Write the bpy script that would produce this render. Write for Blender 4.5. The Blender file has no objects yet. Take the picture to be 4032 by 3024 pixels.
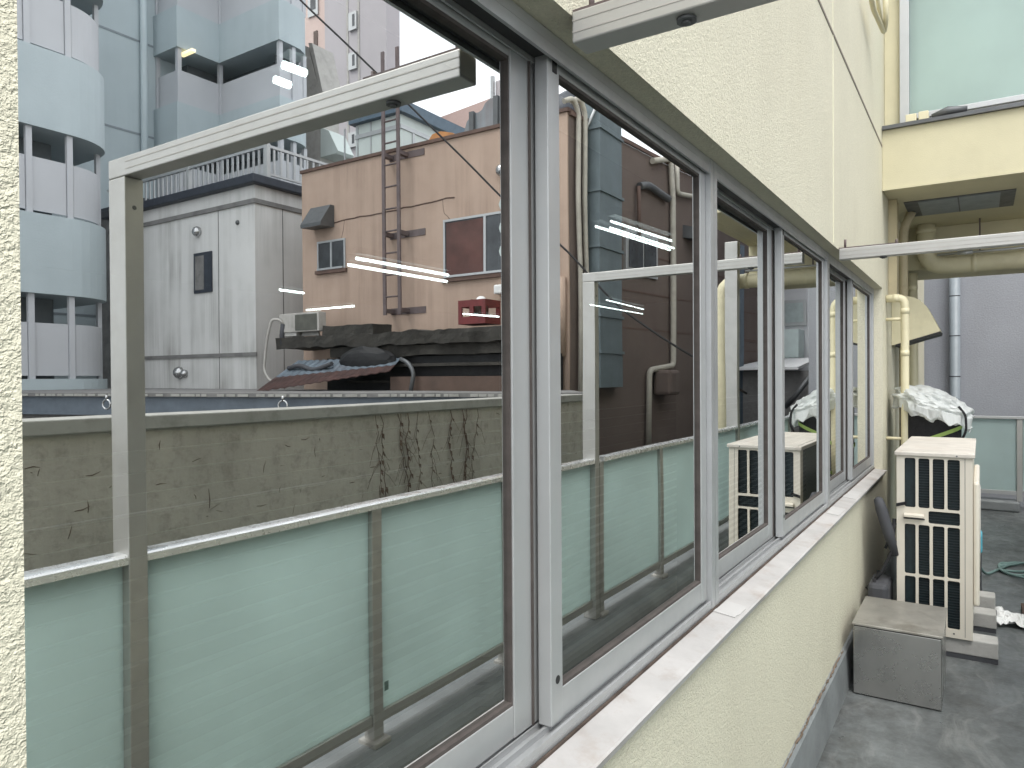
import bpy, bmesh, math, random
from mathutils import Vector, Matrix
from mathutils import noise as mn
random.seed(7)
R = math.radians
C = bpy.context.scene.collection
ZO = 1.69                                   # eye height above the balcony floor

# ------------------------------------------------------------------ camera
YAW, PITCH, ROLL, FPX = 0.578017601, -0.00885993642, -0.00673571068, 2829.74
cy, sy, cp, sp = math.cos(YAW), math.sin(YAW), math.cos(PITCH), math.sin(PITCH)
FWD = Vector((cy*cp, sy*cp, sp)); RT = Vector((sy, -cy, 0)); UP = RT.cross(FWD)
RT2 = math.cos(ROLL)*RT + math.sin(ROLL)*UP
UP2 = -math.sin(ROLL)*RT + math.cos(ROLL)*UP
cam = bpy.data.cameras.new('camera'); co = bpy.data.objects.new('camera', cam); C.objects.link(co)
cam.sensor_width = 36; cam.lens = FPX/4032*36; cam.clip_start = 0.05; cam.clip_end = 900
co.matrix_world = Matrix((( RT2.x, UP2.x, -FWD.x, 0), (RT2.y, UP2.y, -FWD.y, 0), (RT2.z, UP2.z, -FWD.z, ZO), (0, 0, 0, 1)))
bpy.context.scene.camera = co

# ------------------------------------------------------------------ sky, sun, exposure (overcast)
SUN_EL, SUN_AZ = 58, 250
w = bpy.data.worlds.new('World'); bpy.context.scene.world = w; w.use_nodes = True
nt = w.node_tree; nt.nodes.clear()
out = nt.nodes.new('ShaderNodeOutputWorld'); bg = nt.nodes.new('ShaderNodeBackground')
sky = nt.nodes.new('ShaderNodeTexSky'); sky.sky_type = 'NISHITA'; sky.sun_disc = False
sky.sun_elevation = R(SUN_EL); sky.sun_rotation = R(SUN_AZ); sky.dust_density = 4
hs = nt.nodes.new('ShaderNodeHueSaturation'); hs.inputs['Saturation'].default_value = 0.16
tc = nt.nodes.new('ShaderNodeTexCoord'); nz = nt.nodes.new('ShaderNodeTexNoise')
nz.inputs['Scale'].default_value = 3.2; nz.inputs['Detail'].default_value = 6
rp = nt.nodes.new('ShaderNodeValToRGB')
rp.color_ramp.elements[0].position = .35; rp.color_ramp.elements[0].color = (.60, .62, .65, 1)
rp.color_ramp.elements[1].position = .68; rp.color_ramp.elements[1].color = (1.16, 1.16, 1.16, 1)
mx = nt.nodes.new('ShaderNodeMixRGB'); mx.blend_type = 'MULTIPLY'; mx.inputs[0].default_value = 1
nt.links.new(tc.outputs['Generated'], nz.inputs['Vector']); nt.links.new(nz.outputs['Fac'], rp.inputs['Fac'])
dk = nt.nodes.new('ShaderNodeMixRGB'); dk.inputs[0].default_value = .72; dk.inputs[2].default_value = (10.0, 10.2, 10.5, 1)   # cloud deck
nt.links.new(sky.outputs['Color'], hs.inputs['Color']); nt.links.new(hs.outputs['Color'], dk.inputs[1]); nt.links.new(dk.outputs['Color'], mx.inputs[1])
nt.links.new(rp.outputs['Color'], mx.inputs[2]); nt.links.new(mx.outputs['Color'], bg.inputs['Color'])
bg.inputs['Strength'].default_value = 0.15
nt.links.new(bg.outputs['Background'], out.inputs['Surface'])
sl = bpy.data.lights.new('sun', 'SUN'); sl.energy = 1.3; sl.angle = R(35); sl.color = (1, .965, .91)
so = bpy.data.objects.new('sun', sl); C.objects.link(so)
az = R(228); el = R(SUN_EL)                                           # direction towards the sun
sd = Vector((math.cos(az)*math.cos(el), math.sin(az)*math.cos(el), math.sin(el)))
so.rotation_euler = sd.to_track_quat('Z', 'Y').to_euler()
vs = bpy.context.scene.view_settings
vs.view_transform = 'Standard'; vs.look = 'None'; vs.exposure = 0.85; vs.gamma = 1; vs.use_curve_mapping = False
bpy.context.scene.cycles.max_bounces = 14; bpy.context.scene.cycles.transparent_max_bounces = 24
bpy.context.scene.cycles.caustics_reflective = False

# ------------------------------------------------------------------ survey helpers: plan positions taken off the photograph's perspective
K = 4032/2212
def ray(px, py):
    u = (px*K-2016)/FPX; v = (py*K-1512)/FPX
    return FWD + u*RT2 - v*UP2
def at(px, py, x=None, y=None, z=None):
    r = ray(px, py)
    s = x/r.x if x is not None else (y/r.y if y is not None else z/r.z)
    return r*s
YG = .74                                    # mean glass plane; things seen in the glass stand mirrored about it
def mir(p): return Vector((p[0], 2*YG-p[1], p[2]))
def am(px, py, x=None, yv=None, z=None):    # a point seen in the window glass -> where it really stands
    return mir(at(px, py, x, yv, z))

# ------------------------------------------------------------------ materials
MATS = {}
def mat(name, col, rough=.6, metal=0, var=.08, vs=6., bump=0., bs=60., streak=0., sscale=5., dirt=0., dcol=(.03,.028,.022), ds=2.5, spec=.5, vor=False, fine=.0, scuff=False):
    m = bpy.data.materials.new(name); m.use_nodes = True
    n = m.node_tree; b = n.nodes['Principled BSDF']; L = n.links
    b.inputs['Roughness'].default_value = rough; b.inputs['Metallic'].default_value = metal
    b.inputs['Specular IOR Level'].default_value = spec
    t = n.nodes.new('ShaderNodeTexCoord')
    def noise(scale, detail=5, vec=None, rgh=.6):
        q = n.nodes.new('ShaderNodeTexNoise'); q.inputs['Scale'].default_value = scale
        q.inputs['Detail'].default_value = detail; q.inputs['Roughness'].default_value = rgh
        L.new(vec or t.outputs['Object'], q.inputs['Vector']); return q
    def ramp(src, a, b_, ca, cb):
        q = n.nodes.new('ShaderNodeValToRGB'); q.color_ramp.elements[0].position = a; q.color_ramp.elements[1].position = b_
        q.color_ramp.elements[0].color = (*ca, 1); q.color_ramp.elements[1].color = (*cb, 1); L.new(src, q.inputs['Fac']); return q
    lo = tuple(c*(1-var) for c in col); hi = tuple(min(1, c*(1+var)) for c in col)
    c = ramp(noise(vs).outputs['Fac'], .3, .7, lo, hi).outputs['Color']
    def mul(c, other, blend='MULTIPLY', fac=1., facsrc=None):
        q = n.nodes.new('ShaderNodeMixRGB'); q.blend_type = blend; q.inputs[0].default_value = fac
        if facsrc: L.new(facsrc, q.inputs[0])
        L.new(c, q.inputs[1])
        if isinstance(other, tuple): q.inputs[2].default_value = (*other, 1)
        else: L.new(other, q.inputs[2])
        return q.outputs['Color']
    if fine:
        f = ramp(noise(bs*1.3, 2).outputs['Fac'], .35, .65, (1-fine,)*3, (1+fine*.4,)*3); c = mul(c, f.outputs['Color'])
    if streak:
        mp = n.nodes.new('ShaderNodeMapping'); mp.inputs['Scale'].default_value = (sscale, sscale, sscale*.045)
        L.new(t.outputs['Object'], mp.inputs['Vector'])
        s = ramp(noise(1., 6, mp.outputs['Vector'], .65).outputs['Fac'], .42, .62, (0,)*3, (1,)*3)
        br = ramp(noise(.7, 3).outputs['Fac'], .35, .7, (0,)*3, (streak,)*3)
        f = n.nodes.new('ShaderNodeMath'); f.operation = 'MULTIPLY'
        L.new(s.outputs['Color'], f.inputs[0]); L.new(br.outputs['Color'], f.inputs[1])
        c = mul(c, dcol, 'MIX', facsrc=f.outputs[0])
    if dirt:
        d = ramp(noise(ds, 9, rgh=.72).outputs['Fac'], .5, .72, (0,)*3, (dirt,)*3)
        c = mul(c, dcol, 'MIX', facsrc=d.outputs['Color'])
    if scuff:                                        # curved scrape marks
        mp3 = n.nodes.new('ShaderNodeMapping'); mp3.inputs['Rotation'].default_value = (0, 0, .6); mp3.inputs['Scale'].default_value = (1.2, 7, 1)
        wv = noise(1.1, 3); ad = n.nodes.new('ShaderNodeMixRGB'); ad.inputs[0].default_value = .35
        L.new(t.outputs['Object'], ad.inputs[1]); L.new(wv.outputs['Color'], ad.inputs[2]); L.new(ad.outputs['Color'], mp3.inputs['Vector'])
        s3 = ramp(noise(2.6, 6, mp3.outputs['Vector'], .7).outputs['Fac'], .52, .70, (0,)*3, (.55,)*3)
        c = mul(c, (.24, .245, .24), 'MIX', facsrc=s3.outputs['Color'])
    L.new(c, b.inputs['Base Color'])
    if rough > .2:
        rr = ramp(noise(vs*2.3).outputs['Fac'], .3, .7, (max(0, rough-.09),)*3, (min(1, rough+.09),)*3)
        L.new(rr.outputs['Color'], b.inputs['Roughness'])
    if bump:
        bp = n.nodes.new('ShaderNodeBump'); bp.inputs['Strength'].default_value = 1; bp.inputs['Distance'].default_value = bump
        if vor:
            v = n.nodes.new('ShaderNodeTexVoronoi'); v.feature = 'SMOOTH_F1'; v.inputs['Scale'].default_value = bs
            nn = noise(bs*.5, 4); mp2 = n.nodes.new('ShaderNodeMixRGB'); mp2.inputs[0].default_value = .12
            L.new(t.outputs['Object'], mp2.inputs[1]); L.new(nn.outputs['Color'], mp2.inputs[2]); L.new(mp2.outputs['Color'], v.inputs['Vector'])
            a = n.nodes.new('ShaderNodeMath'); a.operation = 'MULTIPLY_ADD'; a.inputs[1].default_value = -.8
            L.new(v.outputs['Distance'], a.inputs[0]); L.new(noise(bs*.8, 4).outputs['Fac'], a.inputs[2]); L.new(a.outputs[0], bp.inputs['Height'])
        else:
            L.new(noise(bs, 5).outputs['Fac'], bp.inputs['Height'])
        L.new(bp.outputs['Normal'], b.inputs['Normal'])
    MATS[name] = m; return m

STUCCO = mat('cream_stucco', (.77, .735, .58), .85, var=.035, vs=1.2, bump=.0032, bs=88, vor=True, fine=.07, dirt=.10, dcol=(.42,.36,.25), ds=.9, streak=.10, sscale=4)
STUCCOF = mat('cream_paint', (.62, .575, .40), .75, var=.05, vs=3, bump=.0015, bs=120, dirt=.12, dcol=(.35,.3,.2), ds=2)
ALU = mat('anodised_aluminium', (.50, .51, .515), .42, .55, var=.06, vs=9, bump=.0003, bs=300, dirt=.1, dcol=(.28,.27,.25), ds=8)
ALUL = mat('pale_aluminium', (.49, .50, .50), .42, .45, var=.05, vs=7, dirt=.18, dcol=(.42,.38,.34), ds=7)
DRIP = mat('brown_drip_edge', (.15, .11, .08), .9, var=.4, vs=30)
PVCW = mat('weathered_pvc', (.46, .43, .37), .6, var=.1, dirt=.3)
SILL = mat('weathered_sill', (.52, .505, .49), .55, .1, var=.14, vs=5, dirt=.7, dcol=(.36,.29,.24), ds=6, bump=.0006, bs=90)
CAULK = mat('white_sealant', (.545, .535, .52), .6, var=.05)
GASK = mat('brown_gasket', (.085, .072, .066), .8, var=.25, vs=20)
BLACK = mat('black_trim_and_shade', (.02, .02, .02), .6)  # plain black trim; also stands in for shade in the track gap
GREYM = mat('grey_dark_metal', (.13, .135, .14), .5, .5, dirt=.2)
SILV = mat('silver_frame', (.48, .475, .455), .45, .5, var=.05, vs=8, dirt=.12, dcol=(.3,.28,.25), ds=9)
FLOOR = mat('grey_waterproof_floor', (.115, .125, .126), .36, var=.4, vs=3.5, bump=.003, bs=22, dirt=.85, dcol=(.045,.044,.040), ds=2.6, fine=.15, scuff=True)
SKIRT = mat('grey_membrane', (.22, .235, .24), .5, var=.2, vs=4, bump=.001, bs=60, dirt=.3, dcol=(.1,.1,.1))
ACP = mat('ivory_enamel', (.72, .67, .58), .38, var=.04, vs=5, dirt=.15, dcol=(.45,.36,.27), ds=5)
ACT = mat('ivory_enamel_dusty', (.64, .60, .54), .6, var=.12, vs=6, dirt=.5, dcol=(.44,.37,.30), ds=4)
DARKCOIL = mat('dark_coil', (.010, .022, .027), .5, var=.3, vs=30)
COILF = mat('coil_fin', (.016, .028, .034), .6)
GRILL = mat('dark_grille', (.10, .10, .085), .7, var=.2)
HOUSEW = mat('white_house_wall', (.78, .78, .79), .8, var=.04, vs=2)
HOUSEB = mat('mint_house_bay', (.66, .76, .74), .6, var=.06)
GRIMEB = mat('brown_grime', (.085, .062, .05), .95, var=.5, vs=14)
CONC = mat('concrete_block', (.44, .43, .41), .85, var=.12, vs=7, bump=.002, bs=80, dirt=.2)
RUBB = mat('rubber', (.06, .062, .07), .7)
STEEL = mat('stainless_steel', (.44, .435, .42), .28, .95, var=.1, vs=3, dirt=.1, dcol=(.2,.17,.13), ds=3)
HANDR = mat('bright_handrail', (.80, .81, .82), .28, .7, var=.05, vs=9)
STEELD = mat('stainless_dusty', (.40, .385, .35), .42, .6, var=.2, vs=5, dirt=.8, dcol=(.18,.15,.115), ds=4)
FABR = mat('black_fabric', (.012, .012, .014), .85, var=.3, vs=30, bump=.001, bs=200)
GREEN = mat('yellow_green_strip', (.34, .48, .12), .6)
WHITECL = mat('white_cloth', (.80, .80, .79), .8, bump=.004, bs=25)
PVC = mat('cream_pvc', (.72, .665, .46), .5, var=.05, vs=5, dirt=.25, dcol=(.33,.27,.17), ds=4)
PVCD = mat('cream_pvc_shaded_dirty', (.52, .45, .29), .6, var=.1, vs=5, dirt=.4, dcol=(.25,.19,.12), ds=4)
PVCG = mat('grey_pvc', (.26, .295, .32), .45, var=.06, dirt=.15)
GREYST = mat('grey_stucco', (.345, .355, .385), .85, var=.05, vs=1.5, bump=.004, bs=45, fine=.08, streak=.12, dcol=(.2,.2,.21), sscale=3)
PARAP = mat('stained_concrete', (.48, .45, .395), .9, var=.12, vs=1.6, bump=.004, bs=30, dirt=.45, dcol=(.10,.09,.07), ds=15, streak=.25)
PCAP = mat('parapet_cap', (.36, .355, .33), .7, var=.1, vs=4, dirt=.45, dcol=(.1,.095,.08), ds=7)
VINE = mat('dry_stem', (.115, .075, .055), .9, var=.3)
PINK = mat('salmon_render', (.45, .335, .265), .88, var=.07, vs=1.3, bump=.003, bs=40, streak=.5, sscale=6, dcol=(.22,.15,.115), dirt=.15, ds=1.5)
BROWN = mat('brown_render', (.15, .116, .10), .88, var=.1, vs=1.5, bump=.003, bs=40, streak=.35, dcol=(.12,.08,.07), dirt=.3, ds=2)
BROWNCAP = mat('brown_coping', (.12, .075, .06), .8, var=.2)
WHITEW = mat('white_panel', (.66, .655, .64), .75, var=.04, vs=1.5, streak=.8, sscale=4, dcol=(.30,.29,.27), bump=.001, bs=30)
NAVY = mat('navy_cornice', (.030, .036, .050), .5, var=.2)
BLUE = mat('pale_blue_paint', (.49, .56, .585), .7, var=.05, vs=.6, bump=.003, bs=30, streak=.2, sscale=2.5, dirt=.12, dcol=(.25,.3,.33), ds=.8)
BLUEP = mat('grey_lilac_panel', (.54, .55, .575), .6, var=.04, vs=1)
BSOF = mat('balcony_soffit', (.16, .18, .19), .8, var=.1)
TOWER = mat('pale_mauve_tile', (.47, .44, .455), .8, var=.03, vs=.4, streak=.1, dcol=(.35,.33,.34), bump=.004, bs=12)
TPINK = mat('pale_pink_render', (.64, .50, .45), .8, var=.03)
MINT = mat('mint_white_siding', (.62, .68, .65), .6, var=.03, vs=1, streak=.15, dcol=(.4,.42,.41))
SLATE = mat('blue_grey_trim', (.10, .145, .19), .5, var=.15)
GALV = mat('galvanised_sheet', (.25, .28, .30), .5, .5, var=.15, vs=3, streak=.5, dcol=(.18,.09,.06), sscale=5)
RUST = mat('orange_rust_sheet', (.48, .23, .09), .8, var=.25, vs=3, dirt=.4, dcol=(.2,.09,.04))
TILE = mat('pink_far_roof', (.55, .40, .36), .8, var=.05)
DUCT = mat('blue_grey_duct', (.17, .21, .225), .5, .35, var=.15, vs=2, dirt=.3, dcol=(.09,.11,.12), streak=.3)
LADR = mat('ladder_iron', (.15, .12, .12), .7, .3, var=.2, dirt=.3, dcol=(.16,.07,.04))
RED = mat('red_plastic_crate', (.15, .022, .022), .5, var=.2, dirt=.25)
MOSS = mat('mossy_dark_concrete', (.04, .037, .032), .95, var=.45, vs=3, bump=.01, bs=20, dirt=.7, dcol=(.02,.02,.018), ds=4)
TARP_SHADE = mat('black_tarp_and_shade', (.008, .008, .009), .6)  # tarpaulin black, also used for the shade under the ledge
TINB = mat('blue_tin_sheet', (.15, .185, .22), .45, .3, var=.2, vs=4, dirt=.4, dcol=(.10,.04,.03), ds=3)
TINR = mat('rusty_tin_sheet', (.055, .026, .022), .7, .2, var=.4, vs=6, dirt=.5, dcol=(.05,.02,.02), ds=5)
BRWALL = mat('brown_shed_wall', (.105, .07, .055), .9, var=.2, vs=2, dirt=.5, dcol=(.05,.04,.035))
FASC = mat('blue_grey_fascia', (.13, .155, .185), .5, .2, var=.15, dirt=.2)
GRIME = mat('grimy_grey_wall', (.20, .195, .19), .9, var=.2, vs=3, dirt=.6, dcol=(.06,.058,.055))
CHROME = mat('chrome_vent_cap', (.5, .5, .5), .25, .9, var=.1)
GLASSW = mat('dark_window_glass', (.045, .05, .055), .12, var=.5, vs=3, spec=.6)
CURT = mat('rust_curtain', (.075, .032, .026), .6, var=.85, vs=1.1)
CURW = mat('pale_curtain', (.50, .57, .56), .9, var=.15, vs=8)
ROOFW = mat('white_corrugated_sheet', (.82, .82, .83), .6, var=.05)
CABLE = mat('black_cable', (.015, .013, .014), .6)
INT = mat('dark_interior', (.075, .078, .08), .9, var=.2, vs=1.5)  # dark tone on walls and ceiling stands in for a dim room
INTF = mat('dark_carpet', (.05, .05, .055), .9)
BLIND = mat('blind_slat', (.62, .64, .64), .6)
STREET = mat('asphalt', (.05, .05, .052), .9, var=.2, bump=.004, bs=40)
HOSE = mat('teal_hose', (.19, .29, .275), .5)
BLUEPL = mat('blue_plastic', (.10, .42, .55), .45)
LINE = mat('joint_sealant', (.24, .21, .17), .85)
LINEL = mat('pale_joint', (.78, .75, .58), .85)
ACOIL = mat('ac_side_grey', (.45, .43, .40), .6, dirt=.3)

def frosted(name, col, tr=.35):
    m = bpy.data.materials.new(name); m.use_nodes = True; n = m.node_tree; L = n.links
    b = n.nodes['Principled BSDF']; b.inputs['Roughness'].default_value = .28
    t = n.nodes.new('ShaderNodeTexCoord'); q = n.nodes.new('ShaderNodeTexNoise'); q.inputs['Scale'].default_value = 1.7; q.inputs['Detail'].default_value = 7
    L.new(t.outputs['Object'], q.inputs['Vector'])
    r = n.nodes.new('ShaderNodeValToRGB'); r.color_ramp.elements[0].position = .3; r.color_ramp.elements[1].position = .7
    r.color_ramp.elements[0].color = (*[c*.93 for c in col], 1); r.color_ramp.elements[1].color = (*[c*1.05 for c in col], 1)
    L.new(q.outputs['Fac'], r.inputs['Fac']); L.new(r.outputs['Color'], b.inputs['Base Color'])
    tl = n.nodes.new('ShaderNodeBsdfTranslucent'); L.new(r.outputs['Color'], tl.inputs['Color'])
    mxs = n.nodes.new('ShaderNodeMixShader'); mxs.inputs[0].default_value = tr
    L.new(b.outputs['BSDF'], mxs.inputs[1]); L.new(tl.outputs['BSDF'], mxs.inputs[2])
    L.new(mxs.outputs['Shader'], n.nodes['Material Output'].inputs['Surface']); MATS[name] = m; return m
FROST = frosted('frosted_green_glass', (.78, .895, .88), .70)
FROSTU = frosted('frosted_mint_glass', (.60, .72, .69), .55)
FILM = frosted('clear_plastic_film', (.80, .83, .82), .4)

def coated():
    m = bpy.data.materials.new('reflective_coated_glass'); m.use_nodes = True; n = m.node_tree; L = n.links
    n.nodes.remove(n.nodes['Principled BSDF'])
    g = n.nodes.new('ShaderNodeBsdfGlossy'); g.inputs['Roughness'].default_value = 0.0; g.inputs['Color'].default_value = (.95, .97, .96, 1)
    t = n.nodes.new('ShaderNodeBsdfTransparent'); t.inputs['Color'].default_value = (.72, .78, .78, 1)
    lw = n.nodes.new('ShaderNodeFresnel'); lw.inputs['IOR'].default_value = 1.5
    mr = n.nodes.new('ShaderNodeMapRange'); mr.inputs['From Min'].default_value = .04; mr.inputs['From Max'].default_value = .6
    mr.inputs['To Min'].default_value = .74; mr.inputs['To Max'].default_value = .93
    L.new(lw.outputs['Fac'], mr.inputs['Value'])
    x = n.nodes.new('ShaderNodeMixShader'); L.new(mr.outputs['Result'], x.inputs[0])
    L.new(t.outputs['BSDF'], x.inputs[1]); L.new(g.outputs['BSDF'], x.inputs[2])
    # faint roller-wave distortion of float glass
    tcn = n.nodes.new('ShaderNodeTexCoord'); nn = n.nodes.new('ShaderNodeTexNoise'); nn.inputs['Scale'].default_value = 1.6; nn.inputs['Detail'].default_value = 1
    bp = n.nodes.new('ShaderNodeBump'); bp.inputs['Distance'].default_value = .0007; bp.inputs['Strength'].default_value = 1
    L.new(tcn.outputs['Object'], nn.inputs['Vector']); L.new(nn.outputs['Fac'], bp.inputs['Height']); L.new(bp.outputs['Normal'], g.inputs['Normal'])
    L.new(x.outputs['Shader'], n.nodes['Material Output'].inputs['Surface']); return m
COAT = coated()
def clear():
    m = bpy.data.materials.new('glass_body'); m.use_nodes = True; n = m.node_tree
    n.nodes.remove(n.nodes['Principled BSDF']); t = n.nodes.new('ShaderNodeBsdfTransparent'); t.inputs['Color'].default_value = (.93, .96, .95, 1)
    n.links.new(t.outputs['BSDF'], n.nodes['Material Output'].inputs['Surface']); return m
CLEAR = clear()
def emit(name, col, s):
    m = bpy.data.materials.new(name); m.use_nodes = True; n = m.node_tree
    b = n.nodes['Principled BSDF']; b.inputs['Emission Color'].default_value = (*col, 1); b.inputs['Emission Strength'].default_value = s; return m
TUBE = emit('lit_fluorescent_tube', (.93, 1, .98), 7)
WARM = emit('lit_ceiling_lamp', (1, .8, .4), .9)

# ------------------------------------------------------------------ mesh builder (coordinates relative to the eye; stored with the floor at z = 0)
class MB:
    def __init__(s): s.bm = bmesh.new()
    def box(s, x0, x1, y0, y1, z0, z1, bev=0, mi=0):
        x0, x1 = sorted((x0, x1)); y0, y1 = sorted((y0, y1)); z0, z1 = sorted((z0, z1))
        v = [s.bm.verts.new((x, y, z)) for x in (x0, x1) for y in (y0, y1) for z in (z0, z1)]
        fs = [s.bm.faces.new([v[i] for i in f]) for f in ((0,1,3,2),(4,6,7,5),(0,4,5,1),(2,3,7,6),(0,2,6,4),(1,5,7,3))]
        for f in fs: f.material_index = mi
        if bev:
            ed = list({e for f in fs for e in f.edges})
            bmesh.ops.bevel(s.bm, geom=ed, offset=bev, segments=2, affect='EDGES', profile=.5)
        return s
    def prism(s, pts, z0, z1):                     # pts: plan polygon
        a = [s.bm.verts.new((p[0], p[1], z0)) for p in pts]; b = [s.bm.verts.new((p[0], p[1], z1)) for p in pts]
        n = len(pts)
        for i in range(n): s.bm.faces.new((a[i], a[(i+1) % n], b[(i+1) % n], b[i]))
        s.bm.faces.new(a[::-1]); s.bm.faces.new(b); return s
    def sweep(s, prof, d0, d1, axis='x'):          # profile extruded along an axis; prof in the other two axes
        def P(p, d): return {'x': (d, p[0], p[1]), 'y': (p[0], d, p[1]), 'z': (p[0], p[1], d)}[axis]
        a = [s.bm.verts.new(P(p, d0)) for p in prof]; b = [s.bm.verts.new(P(p, d1)) for p in prof]; n = len(prof)
        for i in range(n): s.bm.faces.new((a[i], a[(i+1) % n], b[(i+1) % n], b[i]))
        s.bm.faces.new(a[::-1]); s.bm.faces.new(b); return s
    def hexa(s, q, off):                           # quad q pushed by vector off into a slab
        off = Vector(off); a = [s.bm.verts.new(Vector(p)) for p in q]; b = [s.bm.verts.new(Vector(p)+off) for p in q]; n = len(q)
        for i in range(n): s.bm.faces.new((a[i], a[(i+1) % n], b[(i+1) % n], b[i]))
        s.bm.faces.new(a[::-1]); s.bm.faces.new(b); return s
    def tube(s, pts, r, n=10, cap=True):
        pts = [Vector(p) for p in pts]; rings = []; up = Vector((0.03, .02, 1))
        m = len(pts); rr = r if isinstance(r, (list, tuple)) else [r]*m
        prev = None
        for i, p in enumerate(pts):
            t = (pts[min(i+1, m-1)]-pts[max(i-1, 0)]).normalized()
            if prev is None:
                a = t.cross(up if abs(t.z) < .95 else Vector((1, 0, 0))).normalized()
            else:
                a = (prev - t*prev.dot(t)).normalized()
            prev = a; b = t.cross(a)
            rings.append([s.bm.verts.new(p+rr[i]*(math.cos(2*math.pi*k/n)*a+math.sin(2*math.pi*k/n)*b)) for k in range(n)])
        for i in range(m-1):
            for k in range(n):
                f = s.bm.faces.new((rings[i][k], rings[i][(k+1) % n], rings[i+1][(k+1) % n], rings[i+1][k])); f.smooth = True
        if cap: s.bm.faces.new(rings[0][::-1]); s.bm.faces.new(rings[-1])
        return s
    def mesh(s, vs_, fs_, smooth=False):
        v = [s.bm.verts.new(p) for p in vs_]
        for f in fs_:
            q = s.bm.faces.new([v[i] for i in f]); q.smooth = smooth
        return s
    def ball(s, c, r, sc=(1,1,1), u=14, v=8, zmin=-1):
        m = Matrix.Translation(c) @ Matrix.Diagonal((*[r*k for k in sc], 1))
        g = bmesh.ops.create_uvsphere(s.bm, u_segments=u, v_segments=v, radius=1, matrix=m)
        for f in {f for q in g['verts'] for f in q.link_faces}: f.smooth = True
        return s
    def build(s, name, m, parent=None, fix=True):
        if fix: bmesh.ops.recalc_face_normals(s.bm, faces=s.bm.faces)
        off = Vector((0, 0, ZO))
        p = parent; base = Vector((0, 0, 0))
        while p is not None: base += p.location; p = p.parent
        bmesh.ops.translate(s.bm, verts=s.bm.verts, vec=off-base)
        me = bpy.data.meshes.new(name); s.bm.to_mesh(me); s.bm.free()
        for q in (m if isinstance(m, (list, tuple)) else [m]): me.materials.append(q)
        o = bpy.data.objects.new(name, me); C.objects.link(o)
        if parent: o.parent = parent
        return o
def thing(name, label, cat, loc, group=None):
    o = bpy.data.objects.new(name, None); C.objects.link(o); o.empty_display_size = .1
    o.location = (loc[0], loc[1], loc[2]+ZO); return tag(o, label, cat, group)
def tag(o, label, cat, group=None):
    o['label'] = label; o['category'] = cat
    if group: o['group'] = group
    return o
def struct(o): o['kind'] = 'structure'; return o
def arc(c, r, a0, a1, n=8): return [(c[0]+r*math.cos(R(a0+(a1-a0)*i/n)), c[1]+r*math.sin(R(a0+(a1-a0)*i/n))) for i in range(n+1)]
def bend(pts, r, n=5):                              # round the corners of a polyline
    pts = [Vector(p) for p in pts]; o = [pts[0]]
    for i in range(1, len(pts)-1):
        a = (pts[i-1]-pts[i]); b = (pts[i+1]-pts[i]); q = min(r, a.length*.45, b.length*.45)
        p0 = pts[i]+a.normalized()*q; p1 = pts[i]+b.normalized()*q
        for k in range(n+1):
            t = k/n; o.append((1-t)**2*p0+2*t*(1-t)*pts[i]+t*t*p1)
    return o+[pts[-1]]

# ================================================================== the setting
FZ = -1.69; STREETZ = -8.5
struct(MB().box(-60, 120, -120, 60, STREETZ-.3, STREETZ).build('ground', STREET))
struct(MB().box(-4, 11.2, -.80, .66, FZ-.35, FZ).build('balcony_floor', FLOOR))

# ================================================================== own building
WY = .63; SOF = .665; SILLZ = -.728; WX0, WX1 = .262, 6.15
B = thing('office_building', 'cream stucco building with a long band of reflective sliding windows', 'building', (0, 1, FZ))
m = MB()
m.box(-4, WX0, WY, .684, FZ-.3, 3.3); m.box(-4, .17, .684, .95, FZ-.3, 3.3)                       # pier left of the windows
m.box(WX0, WX1, WY, .95, FZ-.3, -.745); m.box(.17, WX0, .684, .95, FZ-.3, -.745)                    # below the sill
m.box(WX0, WX1, WY, .95, SOF, 3.3); m.box(.17, WX0, .684, .95, SOF, 3.3)                        # above the head
m.box(WX1, 11.0, WY, .95, FZ-.3, 3.3)
m.box(-4, 11.0, .951, 9.1, 1.401, 3.3)  # building top kept low so skylight from behind reaches the balcony
wall = m.build('wall', STUCCO, B)
MB().box(-4, 6.148, WY-.003, WY+.004, 1.735, 1.750).build('joint_line', LINE, wall)
MB().box(3.975, 3.985, WY-.0025, WY+.004, SOF+.01, 1.733).box(3.975, 3.985, WY-.0025, WY+.004, 1.752, 3.29).build('joint_line', LINEL, wall)
m = MB(); m.sweep([(WY-.035, FZ), (WY-.001, FZ), (WY-.001, FZ+.215), (WY-.012, FZ+.215), (WY-.022, FZ+.2)], -4, 11.0)
m.build('skirting_upstand', SKIRT, wall)
m = MB(); pts = []; rr = []; x = -1.0                      # ragged drip edge over the upstand
while x < 4.2:
    pts.append((x, WY-.012+random.uniform(-.003, .003), FZ+.219+random.uniform(-.002, .002))); rr.append(random.uniform(.0008, .0062)); x += random.uniform(.006, .03)
m.tube(pts, rr, 6)
m.build('drip_edge', DRIP, wall)
# sill: sloped aluminium sheet with a front lip
m = MB(); m.sweep([(.603, -.730), (.606, -.745), (.611, -.745), (.612, -.732), (.705, -.7185), (.705, -.714), (.607, -.7265)], WX0, WX1+.02)
sill = m.build('window_sill', SILL, B)
MB().box(WX0, WX1, .6835, .6875, -.7175, -.7105).build('grime_line', GRIMEB, sill)
for x0, ww in ((2.16, .12), (4.02, .22), (4.6, .30)):
    q = []; m = MB()
    for i in range(7):
        a = i/6; q.append((x0+ww*a, .612+random.uniform(0, .006), 0))
    for i in range(6, -1, -1):
        a = i/6; q.append((x0+ww*a, .684-random.uniform(0, .012), 0))
    q = [(a, b, -.7265+(b-.607)*.1276+.0012) for a, b, _ in q]
    m.hexa(q, (0, 0, .0015)); m.build('sealant_patch', CAULK, sill)

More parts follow.
